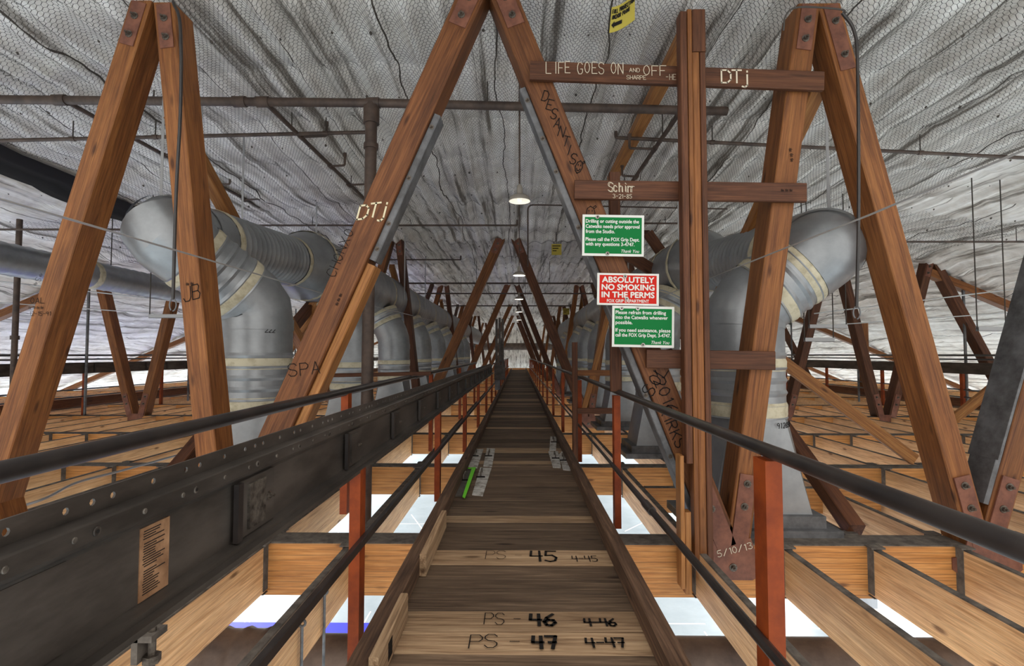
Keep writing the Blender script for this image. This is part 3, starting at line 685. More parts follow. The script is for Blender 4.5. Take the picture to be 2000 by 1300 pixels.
vpost('post_board', 1367, 1378, 102, 1120, 4.42, .105); vpost('post_board', 1328, 1336, 890, 1150, 4.385, .13, 'fir_pale'); vpost('post_board', 1337, 1350, 1000, 1160, 4.40, .10, 'fir_pale')
def on_board(k, text, px, py, h, wd, mt, **kw):
    return letter(text, P(px, py, 4.535), (1, 0, -.02), (0, 0, 1), h, wd, M[mt], bds[k], nudge=.004, **kw)
on_board(0, 'LIFE GOES ON', 1067, 143, .105, .006, 'chalk', asp=.92, fit=0.69312); on_board(0, 'AND', 1229, 141, .035, .004, 'chalk', asp=1.1, fit=0.0912); on_board(0, 'OFF', 1257, 147, .09, .006, 'chalk', gap=1.4, fit=0.2052)
on_board(0, 'SHARPE', 1224, 155, .035, .004, 'chalk', asp=1.3, fit=0.17328); on_board(0, '-HE', 1300, 156, .05, .004, 'chalk', fit=0.0912)
on_board(0, 'DTj', 1410, 162, .115, .014, 'chalk', gap=.2, fit=0.21888)
on_board(1, 'Schirr', 1188, 374, .082, .005, 'chalk', gap=1.0, fit=0.21888); on_board(1, 'Schirr', 1189.5, 375, .082, .004, 'chalk', gap=1.0, jit=.2, fit=0.21888); on_board(1, '3-21-85', 1197, 387, .036, .004, 'chalk', gap=1.2, fit=0.16872)
on_board(1, '~~~', 1525, 376, .04, .004, 'ink')
# ------------------------------------------------------------------ walkway
cw = thing('catwalk', 'long timber walkway of worn crosswise boards between dark kerb timbers', 'walkway', (0, 1.5, PLK))
ed = [1420, 1365, 1330, 1277, 1232, 1193, 1158, 1130, 1103, 1074, 1053, 1035, 1020, 1007, 991, 977, 962, 949, 937.5, 928, 917.5]
light = {3: 1, 4: 1, 8: 1, 12: 1}
ds = [dz(y, PLK) for y in ed]; kinds = [1 if i in light else 0 for i in range(len(ds) - 1)]
while ds[-1] < 47:
    ds.append(ds[-1] + R2.choice((.19, .2, .2, .15, .24))); kinds.append(1 if R2.random() < .16 else 0)
planks = []
for i in range(len(ds) - 1):
    g = .004; wid = ds[i + 1] - ds[i] - g; yc = (ds[i] + ds[i + 1]) / 2; rz = R2.uniform(-.006, .006)
    x0, x1 = -.645 + R2.uniform(-.02, .0), .645 + R2.uniform(0, .02)
    p = timber('plank', (x0, yc - rz, PLK - .02 + rz * .3), (x1, yc + rz, PLK - .02 + R2.uniform(-.004, .004)), wid, .04, M['plank_new'] if kinds[i] else M['plank'], cw, (0, 0, 1), ch=.004)
    planks.append(p)
def on_plank(i, text, px, py, hpx, wd, mt='ink', **kw):
    d = dz(py, PLK); p = P(px, py, d); h = dz(py - hpx, PLK) - d
    kw['fit'] = kw['fit'] * d / F
    return letter(text, (p.x, p.y, PLK + .004), (1, 0, 0), (0, 1, 0), h, wd, M[mt], planks[i], nudge=.003, **kw)
on_plank(8, '45', 1037, 1097, 20, .017, asp=1.5, gap=1.5, jit=.1, fit=50); on_plank(8, '4-45', 1119, 1097, 11, .007, asp=2.1, gap=1.2, fit=48); on_plank(8, 'PS -', 948, 1093, 16, .004, asp=1.9, fit=72)
on_plank(4, '46', 1036, 1223, 22, .019, asp=1.3, gap=1.5, jit=.1, fit=48); on_plank(4, '4-46', 1143, 1223, 14, .012, asp=2.0, gap=1.2, fit=60); on_plank(4, 'PS -', 945, 1222, 22, .005, asp=1.7, fit=72)
on_plank(3, '47', 1041, 1268, 24, .019, asp=1.3, gap=1.5, jit=.1, fit=46); on_plank(3, '4-47', 1147, 1265, 18, .012, asp=2.0, gap=1.2, fit=74); on_plank(3, 'PS -', 915, 1268, 26, .006, asp=1.9, fit=100)
for s_, (xi, xo) in ((-1, (-.625, -.716)), (1, (.625, .716))):
    segs = [(1.25, 6.1), (6.1, 12.2), (12.2, 20), (20, 30), (30, 47)]
    for a, b_ in segs:
        xm = (xi + xo) / 2; timber('kerb_timber', (xm, a, PLK + .0625), (xm, b_ - .004, PLK + .0625), .09, .125, M['curb'], cw, (0, 0, 1))
    timber('stringer', (s_ * .69, 1.25, (PLK + BT) / 2 - .02), (s_ * .69, 47, (PLK + BT) / 2 - .02), .09, PLK - BT - .045, M['curb'], cw, (0, 0, 1))
# pale cleats nailed to the left kerb
for (ya, yb, lab) in ((1112, 1020, 'pale wood cleat nailed inside the left kerb beside board 45'), (1330, 1195, 'pale wood cleat with a printed stamp nailed inside the left kerb')):
    a = dz(ya, PLK + .05); b_ = dz(yb, PLK + .05)
    c_ = thing('wood_cleat', lab, 'wood block', (-.60, a, PLK)); timber('block', (-.604, a, PLK + .075), (-.604, b_, PLK + .075), .042, .14, M['plank_new'], c_, (0, 0, 1))
    if ya > 1200:
        mb = MB(); y0 = a + .16
        for k in range(7): mb.box((-.5832, y0 + k * .011, PLK + .03), (-.5818, y0 + k * .011 + .006, PLK + .11))
        mb.build('stamp', M['ink'], c_)
# flat hooked plates lying on the boards
def plate(label, q4, mt, hook):
    z = PLK + .008; pts = [P(x, y, dz(y, z)) for x, y in q4]; c_ = sum(pts, Vector()) / 4
    r_ = thing('hook_plate', label, 'plate', (c_.x, c_.y, z), 'hooked plates lying on the walkway')
    v_ = [(p.x, p.y, z - .006) for p in pts] + [(p.x, p.y, z + .004) for p in pts]
    MB().add(v_, [(3, 2, 1, 0), (4, 5, 6, 7)] + [(i, (i + 1) % 4, 4 + (i + 1) % 4, 4 + i) for i in range(4)]).build('plate', M[mt], r_)
    hx, hy = hook; hp = P(hx, hy, dz(hy, z)); pts = arc_path([(hp.x, hp.y - .10, z + .012), (hp.x, hp.y - .10, z + .055), (hp.x, hp.y + .12, z + .055), (hp.x, hp.y + .12, z + .010)], .03, 4)
    smooth_angle(MB().tube(pts, .009, 8).build('hook', M['dust'], r_))
    MB().box((hp.x - .05, hp.y - .125, z + .003), (hp.x + .05, hp.y - .10, z + .016)).build('slot', M['ink'], r_)
    return r_
plate('pale hooked plate against the left kerb, just beyond the green-taped one', ((914, 911), (932, 914), (944, 877), (926, 877)), 'zinc', (929, 888))
plate('pale hooked plate on the boards, second from the left kerb and farther of its pair', ((944, 910), (961, 911), (967, 876), (951, 875)), 'zinc', (955, 888))
plate('rust-stained hooked plate on the boards nearest the viewer, near the left kerb', ((922, 966), (943, 968), (960, 914), (938, 913)), 'zinc', (940, 928))
gp = plate('dirty dark hooked plate against the left kerb carrying green tape', ((887, 968), (905, 969), (926, 914), (912, 914)), 'zinc_dark', (907, 934))
plate('small pale hooked plate against the right kerb, farthest of the three there', ((1073, 879), (1086, 879), (1087, 853), (1075, 852)), 'zinc', (1081, 861))
plate('pale hooked plate near the right kerb, left one of the close pair', ((1080, 912), (1096, 913), (1090, 881), (1071, 881)), 'zinc', (1084, 892))
plate('pale hooked plate tight against the right kerb, right one of the close pair', ((1100, 917), (1116, 918), (1102, 876), (1091, 888)), 'zinc', (1100, 896))
z = PLK + .030; pts = [P(x, y, dz(y, z)) for x, y in ((903, 970), (908, 973), (929, 914), (922, 913))]
tp = MB().add([(p.x, p.y, z - .003) for p in pts] + [(p.x, p.y, z + .003) for p in pts], [(3, 2, 1, 0), (4, 5, 6, 7)] + [(i, (i + 1) % 4, 4 + (i + 1) % 4, 4 + i) for i in range(4)])
tp.bar(P(914, 914, dz(914, z)), P(929, 913, dz(913, z)), .05, .006, (0, 0, 1))
tp = tp.build('green_strap', M['lime']); tag(tp, 'bright green strap lying along the dark plate by the left kerb', 'strap')

# ------------------------------------------------------------------ railings
def rail_post(parent, x, y, z0, z1, name='post', mt='orange'):
    mb = MB(); w, t_ = .062, .10
    mb.box((x - w / 2, y, z0), (x + w / 2, y + .012, z1)); mb.box((x - w / 2, y + t_ - .012, z0), (x + w / 2, y + t_, z1)); mb.box((x - .012 - (0 if x < 0 else 0), y + .012, z0), (x + .012, y + t_ - .012, z1))
    mb.box((x - w / 2, y + .012, z0), (x - w / 2 + .006, y + t_ - .012, z1)) if x > 0 else mb.box((x + w / 2 - .006, y + .012, z0), (x + w / 2, y + t_ - .012, z1))
    return mb.build(name, M[mt], parent, origin=(x, y, z0))
XR = .955
rr = thing('railing', 'right-hand walkway railing, black pipe rails on orange steel posts', 'railing', (XR, 2, BT))
for k in range(15):
    y = 1.95 + 3.05 * k
    rail_post(rr, XR, y, BT + .0 if k else BT - .4, -.40)
zr = -.385 * XR
smooth_angle(MB().tube([(XR, .8, zr), (XR, 3, zr), (XR, 8, -.345), (XR, 47, -.34)], .0265, 14).build('top_rail', M['black_pipe'], rr))
smooth_angle(MB().tube([(XR - .045, .9, -1.07), (XR - .045, 5.05, -1.07)], .022, 10).build('mid_rail', M['black_pipe'], rr))
smooth_angle(MB().tube([(XR - .045, 5.05, -1.07), (XR - .045, 47, -1.07)], .016, 10).build('mid_rail', M['black_pipe'], rr))
smooth_angle(MB().tube([(XR, 8.1, zr + .005), (XR, 8.32, zr + .012)], .034, 12).build('coupling', M['black_pipe'], rr))
smooth_angle(MB().tube([(XR - .045, 3.55, -1.07), (XR - .045, 3.75, -1.07)], .030, 12).build('coupling', M['black_pipe'], rr))
rl = thing('railing', 'left-hand line of orange steel posts below the dark girder with a square mid rail', 'railing', (-.93, 2.9, BT))
for k in range(15):
    y = 2.93 + 2.95 * k
    rail_post(rl, -.93, y, BT - .5 if k == 0 else BT, -.66 if y < 18.5 else -.37)
timber('mid_rail', (-.885, .9, -1.055), (-.885, 47, -1.055), .032, .045, M['black_pipe'], rl, (0, 0, 1))
smooth_angle(MB().tube([(-.93, 18.9, -.34), (-.93, 47, -.34)], .025, 10).build('top_rail', M['black_pipe'], rl))
XH = -1.53
rh = thing('handrail', 'thick black pipe handrail running outside the girder on orange brackets', 'railing', (XH, 4.5, BT))
smooth_angle(MB().tube([(XH, .9, -.352), (XH, 3.2, -.335), (XH, 8, -.315), (XH, 18.5, -.30)], .034, 14).build('top_rail', M['black_pipe'], rh))
smooth_angle(MB().tube([(XH, 7.55, -.318), (XH, 8.1, -.316)], .043, 12).build('coupling', M['black_pipe'], rh))
for y in (4.5, 8.9, 13.3, 17.7): rail_post(rh, XH, y, BT + .28 if y < 5 else BT, -.345)
# toe clamps: flat steel stubs under the girder posts are part of the line
# ------------------------------------------------------------------ dark girder
gr = thing('steel_girder', 'long dark steel girder with bolt holes and cover boxes along the left of the walkway', 'girder', (-.97, 1, -.66))
Y0, Y1 = .62, 18.6
xl = -1.0; zt, zb = -.320, -.372
# perforated lip
v, f = [], []; pos = []; y = .80; cyc = [.066, .135, .132, .071, .061, .14, .138]; i = 0
while y < Y1 - .2: pos.append(y); y += cyc[i % 7]; i += 1
lip = MB(); cur = Y0; rr_ = .0085; zm = (zt + zb) / 2
for y in pos:
    a, b_ = y - .026, y + .026
    if a > cur: lip.box((xl - .006, cur, zb), (xl, a, zt))
    cur = b_
    sq = [(a, zb), (y, zb), (b_, zb), (b_, zm), (b_, zt), (y, zt), (a, zt), (a, zm)]
    cr = [(y + rr_ * math.cos(t), zm + rr_ * math.sin(t)) for t in [math.radians(q_) for q_ in (225, 270, 315, 0, 45, 90, 135, 180)]]
    vv = [(xl, q_[0], q_[1]) for q_ in sq] + [(xl, q_[0], q_[1]) for q_ in cr] + [(xl - .006, q_[0], q_[1]) for q_ in sq] + [(xl - .006, q_[0], q_[1]) for q_ in cr]
    ff = []
    for k in range(8):
        n_ = (k + 1) % 8
        ff += [(k, n_, 8 + n_, 8 + k), (16 + n_, 16 + k, 24 + k, 24 + n_), (8 + k, 8 + n_, 24 + n_, 24 + k), (k, 16 + k, 16 + n_, n_)]
    lip.add(vv, ff)
lip.box((xl - .006, cur, zb), (xl, Y1, zt))
lip.build('perforated_lip', M['girder'], gr)
prof = [(-1.006, -.372), (-.952, -.372), (-.948, -.376), (-.948, -.415), (-.952, -.424), (-.962, -.432), (-.968, -.442), (-.968, -.634), (-.945, -.638), (-.930, -.640), (-.930, -.655), (-.985, -.655), (-.985, -.40), (-1.006, -.385)]
n_ = len(prof); gv = [(x, Y0, z) for x, z in prof] + [(x, Y1, z) for x, z in prof]
gf = [(i, n_ + i, n_ + (i + 1) % n_, (i + 1) % n_) for i in range(n_)] + [tuple(range(n_)), tuple(range(2 * n_ - 1, n_ - 1, -1))]
gb = MB().add(gv, gf).build('web', M['girder'], gr); 
# flat-bottom rail under it
MB().box((-.955, Y0, -.672), (-.90, Y1, -.655)).build('bottom_flange', M['girder'], gr)
y = .80; i = 0
for y in [.80 + .118 * k + .03 * ((k * 7) % 3) for k in range(46)]:
    
    r0 = .0075 if i % 3 else .011; m_ = MB().tube([(-.948, y, -.396), (-.9455, y, -.396), (-.944, y, -.396)], [r0, r0, r0 * .8], 12)
    rv = m_.build('washer', M['girder_worn'], gr); i += 1
    if i % 3 == 1: MB().tube([(-.944, y, -.396), (-.9435, y, -.396)], r0 * .45, 8).build('hole', M['ink'], rv)
yb0 = 1.76; k = 0
while yb0 < 18.2:
    g = MB().box((-.968, yb0, -.632), (-.953, yb0 + .245, -.437)).build('cover_box', M['girder'], gr)
    MB().box((-.953, yb0 + .05, -.612), (-.944, yb0 + .165, -.455)).build('worn_panel', M['girder_worn'] if k == 0 else M['girder'], g)
    MB().box((-.955, yb0 - .035, -.632), (-.938, yb0 - .004, -.437)).build('edge_strip', M['black_pipe'], g)
    bolt(g, (-.953, yb0 + .205, -.535), (1, 0, 0), .5)
    yb0 += 1.04 if k % 3 else 1.10; k += 1
MB().box((-.968, .66, -.63), (-.9655, 1.10, -.44)).build('dark_panel', M['girder'], gr)
# paper notice pasted on the girder
pn = thing('paper_notice', 'narrow browned paper notice pasted on the dark girder', 'notice', (-.966, 1.36, -.54))
MB().box((-.968, 1.315, -.632), (-.9655, 1.425, -.446)).build('sheet', M['paper'], pn)
mb = MB()
for k in range(26):
    zz = -.458 - k * .0064
    if k in (4, 15): continue
    mb.box((-.9655, 1.325 + R2.uniform(0, .006), zz), (-.9649, 1.41 - R2.uniform(0, .05), zz + .0026))
mb.build('print', M['ink'], pn)
# curtain track uprights at the end of the girder
for (y, x, z0, z1, lab) in ((18.75, -.70, -.95, 1.35, 'tall dark steel upright standing at the far end of the girder'), (31, -1.05, -1.4, .95, 'shorter dark steel upright farther down the left railing')):
    u = thing('steel_upright', lab, 'upright', (x, y, z0))
    for dx in (-.11, 0, .11): MB().box((x + dx - .045, y, z0 + .45), (x + dx + .045, y + .14, z1 - abs(dx) * .4)).build('channel', M['girder'], u)
    MB().box((x - .19, y - .05, -.92), (x + .2, y + .2, -.38)).build('carriage', M['girder'], u)
    MB().box((x - .17, y, z0 - .35), (x + .02, y + .15, z0 + .05)).build('foot', M['steel_gray'], u)

# ------------------------------------------------------------------ sign post, small frame and signs
sp = thing('sign_post', 'brown timber post rising above the right railing and carrying the signs', 'post', P(1202, 745, 4.88))
a = P(1202, 333, 4.86); b_ = P(1202, 756, 4.86)
timber('post', (a.x, 4.93, a.z), (a.x, 4.93, b_.z - .04), .105, .07, M['fir_dark'], sp, (0, 1, 0))
sf = thing('timber_support', 'small brown timber frame with two crosspieces beside the right railing', 'frame', P(1123, 868, 7.7))
a = P(1123, 668, 7.7); timber('post', (a.x, 7.75, a.z), (a.x, 7.75, BT), .08, .09, M['fir_dark'], sf, (0, 1, 0))
timber('crosspiece', P(1128, 728, 7.7), P(1200, 728, 7.7), .085, .05, M['fir'], sf); timber('crosspiece', P(1128, 802, 7.7), P(1200, 802, 7.7), .085, .05, M['fir_dark'], sf)
def sign(label, px0, py0, px1, py1, d, face, roll=0.0):
    a, b_ = P(px0, py0, d), P(px1, py1, d); c_ = (a + b_) / 2; w, h = b_.x - a.x, a.z - b_.z
    r_ = thing('notice_sign', label, 'sign', c_); mw = T(c_) @ Matrix.Rotation(roll, 4, 'Y') @ Matrix.Rotation(math.pi / 2, 4, 'X')
    def pl(name, sx, sy, z0, z1, mt):
        m_ = MB().box((-sx / 2, -sy / 2, z0), (sx / 2, sy / 2, z1)); return obj(name, mesh(name, m_.v, m_.f, M[mt]), r_, mw)
    pl('backing', w, h, 0, .004, 'white'); pl('field', w * .925, h * .88, .004, .0052, face)
    return r_, mw, w, h
def washer(r_, mw, x, y):
    m_ = MB().tube([(x, y, .004), (x, y, .012)], .017, 12); o = obj('screw_washer', mesh('screw_washer', m_.v, m_.f, M['zinc']), r_, mw)
    m_ = MB().tube([(x, y, .010), (x, y, .017)], .006, 8); obj('screw', mesh('screw', m_.v, m_.f, M['ink']), o, mw)
s1, mw, w, h = sign('upper green notice about drilling or cutting, screwed to the leg and post', 1137, 420, 1258, 500, 4.52, 'green', .02)
for i, (t, wf) in enumerate((('Drilling or cutting outside the', .86), ('Catwalks needs prior approval', .87), ('from the Studio.', .47), ('Please call the FOX Grip Dept.', .87), ('with any questions 3-4747.', .79))):
    printed(t, -w * .445, h * ((.345, .22, .095, -.095, -.21)[i]), w * wf, h * .085, M['white'], s1, mw, .022, align='L', z=.0062)
printed('Thank You', w * .28, -h * .375, w * .29, h * .075, M['white'], s1, mw, .01, .35, z=.0062)
washer(s1, mw, -w * .26, h * .44); washer(s1, mw, -w * .09, -h * .44)
s2, mw, w, h = sign('red no smoking sign between the two green notices', 1166, 534, 1287, 596, 4.51, 'red', .02)
for i, (t, wf) in enumerate((('ABSOLUTELY', .84), ('NO SMOKING', .85), ('IN THE PERMS', .85))):
    printed(t, 0, h * (.30 - .235 * i), w * wf, h * .175, M['white'], s2, mw, .035, z=.0062)
printed('FOX GRIP DEPARTMENT', 0, -h * .365, w * .68, h * .095, M['white'], s2, mw, .02, z=.0062)
washer(s2, mw, -w * .05, h * .40); washer(s2, mw, -w * .02, -h * .30)
s3, mw, w, h = sign('lower green notice asking to refrain from drilling, below the red sign', 1195, 598, 1317, 678, 4.51, 'green', .02)
for i, (t, wf) in enumerate((('Please refrain from drilling', .81), ('into the Catwalks whenever', .84), ('possible.', .27), ('If you need assistance, please', .885), ('call the FOX Grip Dept. 3-4747.', .885))):
    printed(t, -w * .445, h * ((.345, .225, .10, -.085, -.205)[i]), w * wf, h * .085, M['white'], s3, mw, .022, align='L', z=.0062)
printed('Thank You', w * .28, -h * .375, w * .29, h * .075, M['white'], s3, mw, .01, .35, z=.0062)
washer(s3, mw, -w * .35, h * .44); washer(s3, mw, -w * .09, h * .44); washer(s3, mw, 0, -h * .44)
# yellow anchor sign curling from the netting
ys_ = thing('anchor_sign', 'yellow fall protection sign with black arrow hanging from the netting', 'sign', P(1217, 35, 4.5))
def curl(u, v_):
    x = 1190 + 50 * u + 5 * v_ * (1 - u) ; y = 64 - 50 * v_ - 26 * u ** 1.6 + 0 * v_
    return P(x, y, 4.42 + .08 * u)
n_ = 9; mb = MB()
for k in range(n_): 
    for j in (0, 1): mb.v.append(tuple(curl(k / (n_ - 1), j)))
mb.v += [(x, y + .004, z) for x, y, z in mb.v]
for k in range(n_ - 1):
    a = 2 * k; mb.f += [(a, a + 2, a + 3, a + 1), (a + 2 * n_, a + 1 + 2 * n_, a + 3 + 2 * n_, a + 2 + 2 * n_), (a, a + 2 * n_, a + 2 + 2 * n_, a + 2), (a + 1, a + 3, a + 3 + 2 * n_, a + 1 + 2 * n_)]
mb.build('plate', M['yellow'], ys_)
def on_curl(text, u0, v0, u1, hgt, wd):
    n = len(text); mb2 = MB(); cw_ = (u1 - u0) / n
    for i, chx in enumerate(text):
        for st in G.get(chx, []):
            pts = [tuple(map(float, q_.split(','))) for q_ in st.split()]
            pts = [curl(u0 + cw_ * (i + .78 * a / 4), v0 + hgt * b2 / 6) + Vector((0, -.004, 0)) for a, b2 in pts]
            for p, q_ in zip(pts, pts[1:]): mb2.bar(p, q_, wd, .001)
    return mb2.build('lettering', M['ink'], ys_)
on_curl('FALL PROTECTION', .06, .72, .97, .16, .007); on_curl('ANCHOR POINT', .06, .50, .80, .16, .007)
arr = [(.05, .28), (.17, .42), (.17, .35), (.48, .35), (.48, .20), (.17, .20), (.17, .13)]
MB().add([curl(u, v_) + Vector((0, -.004, 0)) for u, v_ in arr], [(6, 0, 1), (5, 3, 2), (5, 4, 3), (6, 5, 2, 1)]).build('arrow', M['ink'], ys_)
for (px, py, d, w, h, lab) in ((1087, 487, 13.3, .26, .29, 'yellow tag under the roof between the pendant lamps'), (1106, 608, 24, .3, .3, 'small distant yellow tag under the roof'), (35, 490, 12.5, .26, .16, 'yellow tag above the far left duct'), (1932, 526, 14, .14, .1, 'tiny yellow tag on the far right roof slope')):
    p = P(px, py, d); t_ = thing('warning_tag', lab, 'tag', p); MB().box((p.x - w / 2, p.y, p.z - h / 2), (p.x + w / 2, p.y + .006, p.z + h / 2)).build('plate', M['yellow'], t_)
    mb = MB()
    for k in range(3): mb.box((p.x - w * .4, p.y - .003, p.z + h * (.28 - .22 * k)), (p.x + w * (.4 - .2 * k), p.y, p.z + h * (.36 - .22 * k)))
    mb.build('print', M['ink'], t_)
    MB().tube([(p.x, p.y, p.z + h / 2), (p.x, p.y, max(p.z + h / 2 + .05, zc(p.x) - .02))], .006, 6).build('hanger', M['wire'], t_)

# ------------------------------------------------------------------ ducts
def ribbed(path, r, step=.06, amp=.015, n=22):
    pts, ln = resample(path, step / 2); rad = [r + (amp if k % 4 in (0,) else 0) for k in range(len(pts))]
    return MB().tube(pts, rad, n, caps=False)
def band(parent, path, i0, r, L_=.16):
    pts, ln = resample(path, .03); n = max(2, int(L_ / .03)); i0 = max(0, min(len(pts) - n - 1, int(i0 * len(pts))))
    seg = pts[i0:i0 + n + 1]; rr2 = [r + .010 + .006 * R2.random() for _ in seg]; rr2[0] = rr2[-1] = r + .002
    return smooth_angle(MB().tube(seg, rr2, 22, caps=False).build('mastic_band', M['mastic'], parent), 1.2)
def mirror(p, s): return Vector((p[0], p[1], p[2])) if s < 0 else Vector((-.62 - p[0], p[1], p[2]))
def gooseneck(s, label, riser, head, rad, first):
    r_ = thing('duct_branch', label, 'duct', (riser[0], riser[1], BT), 'duct branches dropping to the floor on the %s' % ('left' if s < 0 else 'right'))
    rx, ry = riser; hx, hy, hz = head
    zb_ = -.62; ze = (.34 if s < 0 else .24) if first else .18
    # tapered boot and curb
    n = 20; v_ = []
    for k in range(n):
        a = 2 * math.pi * k / n + math.pi / n; ca, sa = math.cos(a), math.sin(a); q_ = max(abs(ca), abs(sa))
        v_.append((rx + .46 * ca / q_ - s * .0, ry + .36 * sa / q_, BT + .16))
    for k in range(n):
        a = 2 * math.pi * k / n + math.pi / n; v_.append((rx + rad * math.cos(a), ry + rad * math.sin(a), zb_))
    smooth_angle(MB().add(v_, [(k, (k + 1) % n, n + (k + 1) % n, n + k) for k in range(n)]).build('boot', M['duct'], r_), .5)
    mb = MB(); mb.box((rx - .66, ry - .5, BT - .02), (rx + .66, ry + .5, BT + .06)); mb.box((rx - .55, ry - .42, BT + .06), (rx + .55, ry + .42, BT + .17)); mb.build('curb', M['steel_gray'], r_)
    zl = .02 if first else -.12; low = [(rx, ry, zb_), (rx, ry, zl)]
    smooth_angle(ribbed(low, rad).build('ribbed_riser', M['spiral'], r_), .35)
    mid = Vector((hx, hy, hz)); e1 = Vector((rx, ry, ze + .22)); p1 = Vector((rx, ry, zl))
    dirn = (mid - e1).normalized(); ln_ = (mid - e1).length
    if first:
        elbow = arc_path([p1, e1, e1 + dirn * .24], .33, 6); a2 = e1 + dirn * .24; a3 = mid
    else:
        elbow = arc_path([p1, e1, e1 + dirn * ln_ * .5], .33, 6); a2 = e1 + dirn * ln_ * .5; a3 = mid
    smooth_angle(MB().tube(resample(elbow, .12)[0], rad * 1.0, 22, caps=False).build('elbow', M['duct'], r_), .5)
    seam = resample(elbow, .12)[0]; i_ = len(seam) // 3
    smooth_angle(MB().tube(seam[i_:i_ + 2], rad + .009, 22, caps=False).build('seam_ring', M['duct'], r_))
    smooth_angle(ribbed([a2, a3], rad).build('ribbed_arm', M['spiral'], r_), .35)
    band(r_, low, .0, rad, .17); band(r_, low, .72, rad, .14); band(r_, [a2, a3], 0.0, rad, .13); band(r_, [a2, a3], .80, rad, .12)
    return r_
for s in (-1, 1):
    side = 'left' if s < 0 else 'right'
    heads = (-3.60, 5.02, 1.20)
    rz0 = (-2.98, 5.80) if s < 0 else (2.30, 5.27); r1 = .375 if s < 0 else .38
    K = Vector((-3.62, 5.08, 1.25)) if s < 0 else Vector((3.06, 5.06, 1.08))
    e1_ = Vector((rz0[0], rz0[1], .56 if s < 0 else .46)); arm = (K - e1_).normalized(); st = K - arm * .34
    g1 = gooseneck(s, 'big galvanised gooseneck duct rising behind the nearest %s truss legs' % side, rz0, tuple(st), r1, True)
    # head elbow and trunk
    tx = K.x
    t_ = thing('main_duct', 'long galvanised main duct under the roof on the %s side' % side, 'duct', (tx, 9, 1.45))
    hp = arc_path([st, K, Vector((tx, K.y + .80, K.z + .06))], .48, 12)
    smooth_angle(MB().tube(resample(hp, .07)[0], r1 + .008, 28, caps=False).build('head_elbow', M['duct'], t_), .6)
    for fr in (.28, .62):
        q_ = resample(hp, .07)[0]; i_ = int(len(q_) * fr); smooth_angle(MB().tube(q_[i_:i_ + 2], r1 + .017, 28, caps=False).build('seam_ring', M['duct'], t_))
    f0 = K.y + .80; zt_ = 1.47 if s < 0 else 1.38
    smooth_angle(ribbed([(tx, f0, K.z + .06), (tx, 8.0, zt_)], r1, .06).build('ribbed_section', M['spiral'], t_), .9)
    smooth_angle(MB().tube([(tx, 8.0, zt_), (tx, 8.5, 1.49), (tx, 9.7, 1.50)], [.39, .58, .58], 26, caps=False).build('reducer', M['duct'], t_), .5)
    band(t_, [(tx, f0, K.z + .06), (tx, 8, zt_)], .0, .385, .13); band(t_, [(tx, f0, K.z + .06), (tx, 8, zt_)], .97, .385, .12)
    smooth_angle(ribbed([(tx, 9.7, 1.50), (tx, 46, 1.50)], .58, .16, .014, 24).build('ribbed_section', M['spiral'], t_), .9)
    for y in (8.5, 9.65, 9.95, 12.6, 15.6, 18.7, 21.8): band(t_, [(tx, y, 1.5), (tx, y + .5, 1.5)], 0, .585, .13)
    # flat hanger straps
    for y in ((5.3, 6.3, 7.3, 10.5, 13.5, 16.5) if s < 0 else (5.15, 8.5, 11.5, 14.5)):
        for dx in ((-.16 if s < 0 else .07,) if y < 6 else (-.39,) if y < 9 else (-.59, .59)):
            MB().box((tx + dx - .015, y - .002, 1.46), (tx + dx + .015, y + .002, zc(tx) - .05)).build('hanger_strap', M['strap'], t_)
    ORDN = ['second', 'third', 'fourth', 'fifth', 'sixth', 'seventh', 'eighth']
    for k in range(7):
        y = (9.2 if s < 0 else 8.9) + 3.1 * k; 
        gooseneck(s, '%s galvanised duct branch down the walkway on the %s side' % (ORDN[k], side), ((-3.0 if s < 0 else 2.40), y), ((tx + .30 if s < 0 else tx - .30), y, 1.02), .37, False)
def wrap(text, rx, ry, r, a0, z, h, wd, par):
    "marker writing that follows a round duct"
    sc_ = h / 6; x = 0; mb = MB()
    for chx in text:
        for st in G.get(chx, []):
            pts = [tuple(map(float, q_.split(','))) for q_ in st.split()]
            pts = [((x + a) * sc_, b2 * sc_) for a, b2 in pts]
            for (u0, v0), (u1, v1) in zip(pts, pts[1:]):
                p = Vector((rx + r * math.cos(a0 + u0 / r), ry + r * math.sin(a0 + u0 / r), z + v0)); q_ = Vector((rx + r * math.cos(a0 + u1 / r), ry + r * math.sin(a0 + u1 / r), z + v1))
                mb.bar(p, q_, wd, wd * .5, (math.cos(a0), math.sin(a0), 0))
        x += 5.2
    o = mb.build('lettering', M['ink'], par); o['kind'] = 'stuff'
DB = {o.name: o for o in C.objects if o.name.startswith('duct_branch')}
wrap('222', -2.98, 5.80, .378, math.radians(-52), .24, .045, .006, DB['duct_branch'])
wrap('91265429', 2.30, 5.27, .40, math.radians(-70), -.70, .05, .006, DB['duct_branch.008'])
# far left spiral duct
fd = thing('spiral_duct', 'thin horizontal spiral duct near the far left roof slope', 'duct', (-8.6, 9, 1.55))
smooth_angle(ribbed([(-8.5, 6.5, 1.58), (-8.5, 13.2, 1.58)], .27, .12, .010, 18).build('ribbed_section', M['spiral'], fd), .9)
for y in (9.9, 12.6): band(fd, [(-8.5, y, 1.58), (-8.5, y + .5, 1.58)], 0, .272, .16)
smooth_angle(MB().tube(arc_path([(-8.5, 13.2, 1.58), (-8.5, 13.7, 1.58), (-8.1, 13.9, 1.2)], .3), .27, 16).build('elbow', M['duct'], fd), .5)
for y in (7.5, 10.5): MB().tube([(-8.5, y, 1.8), (-8.5, y, zc(-8.5) - .05)], .01, 6).build('hanger_rod', M['wire'], fd)
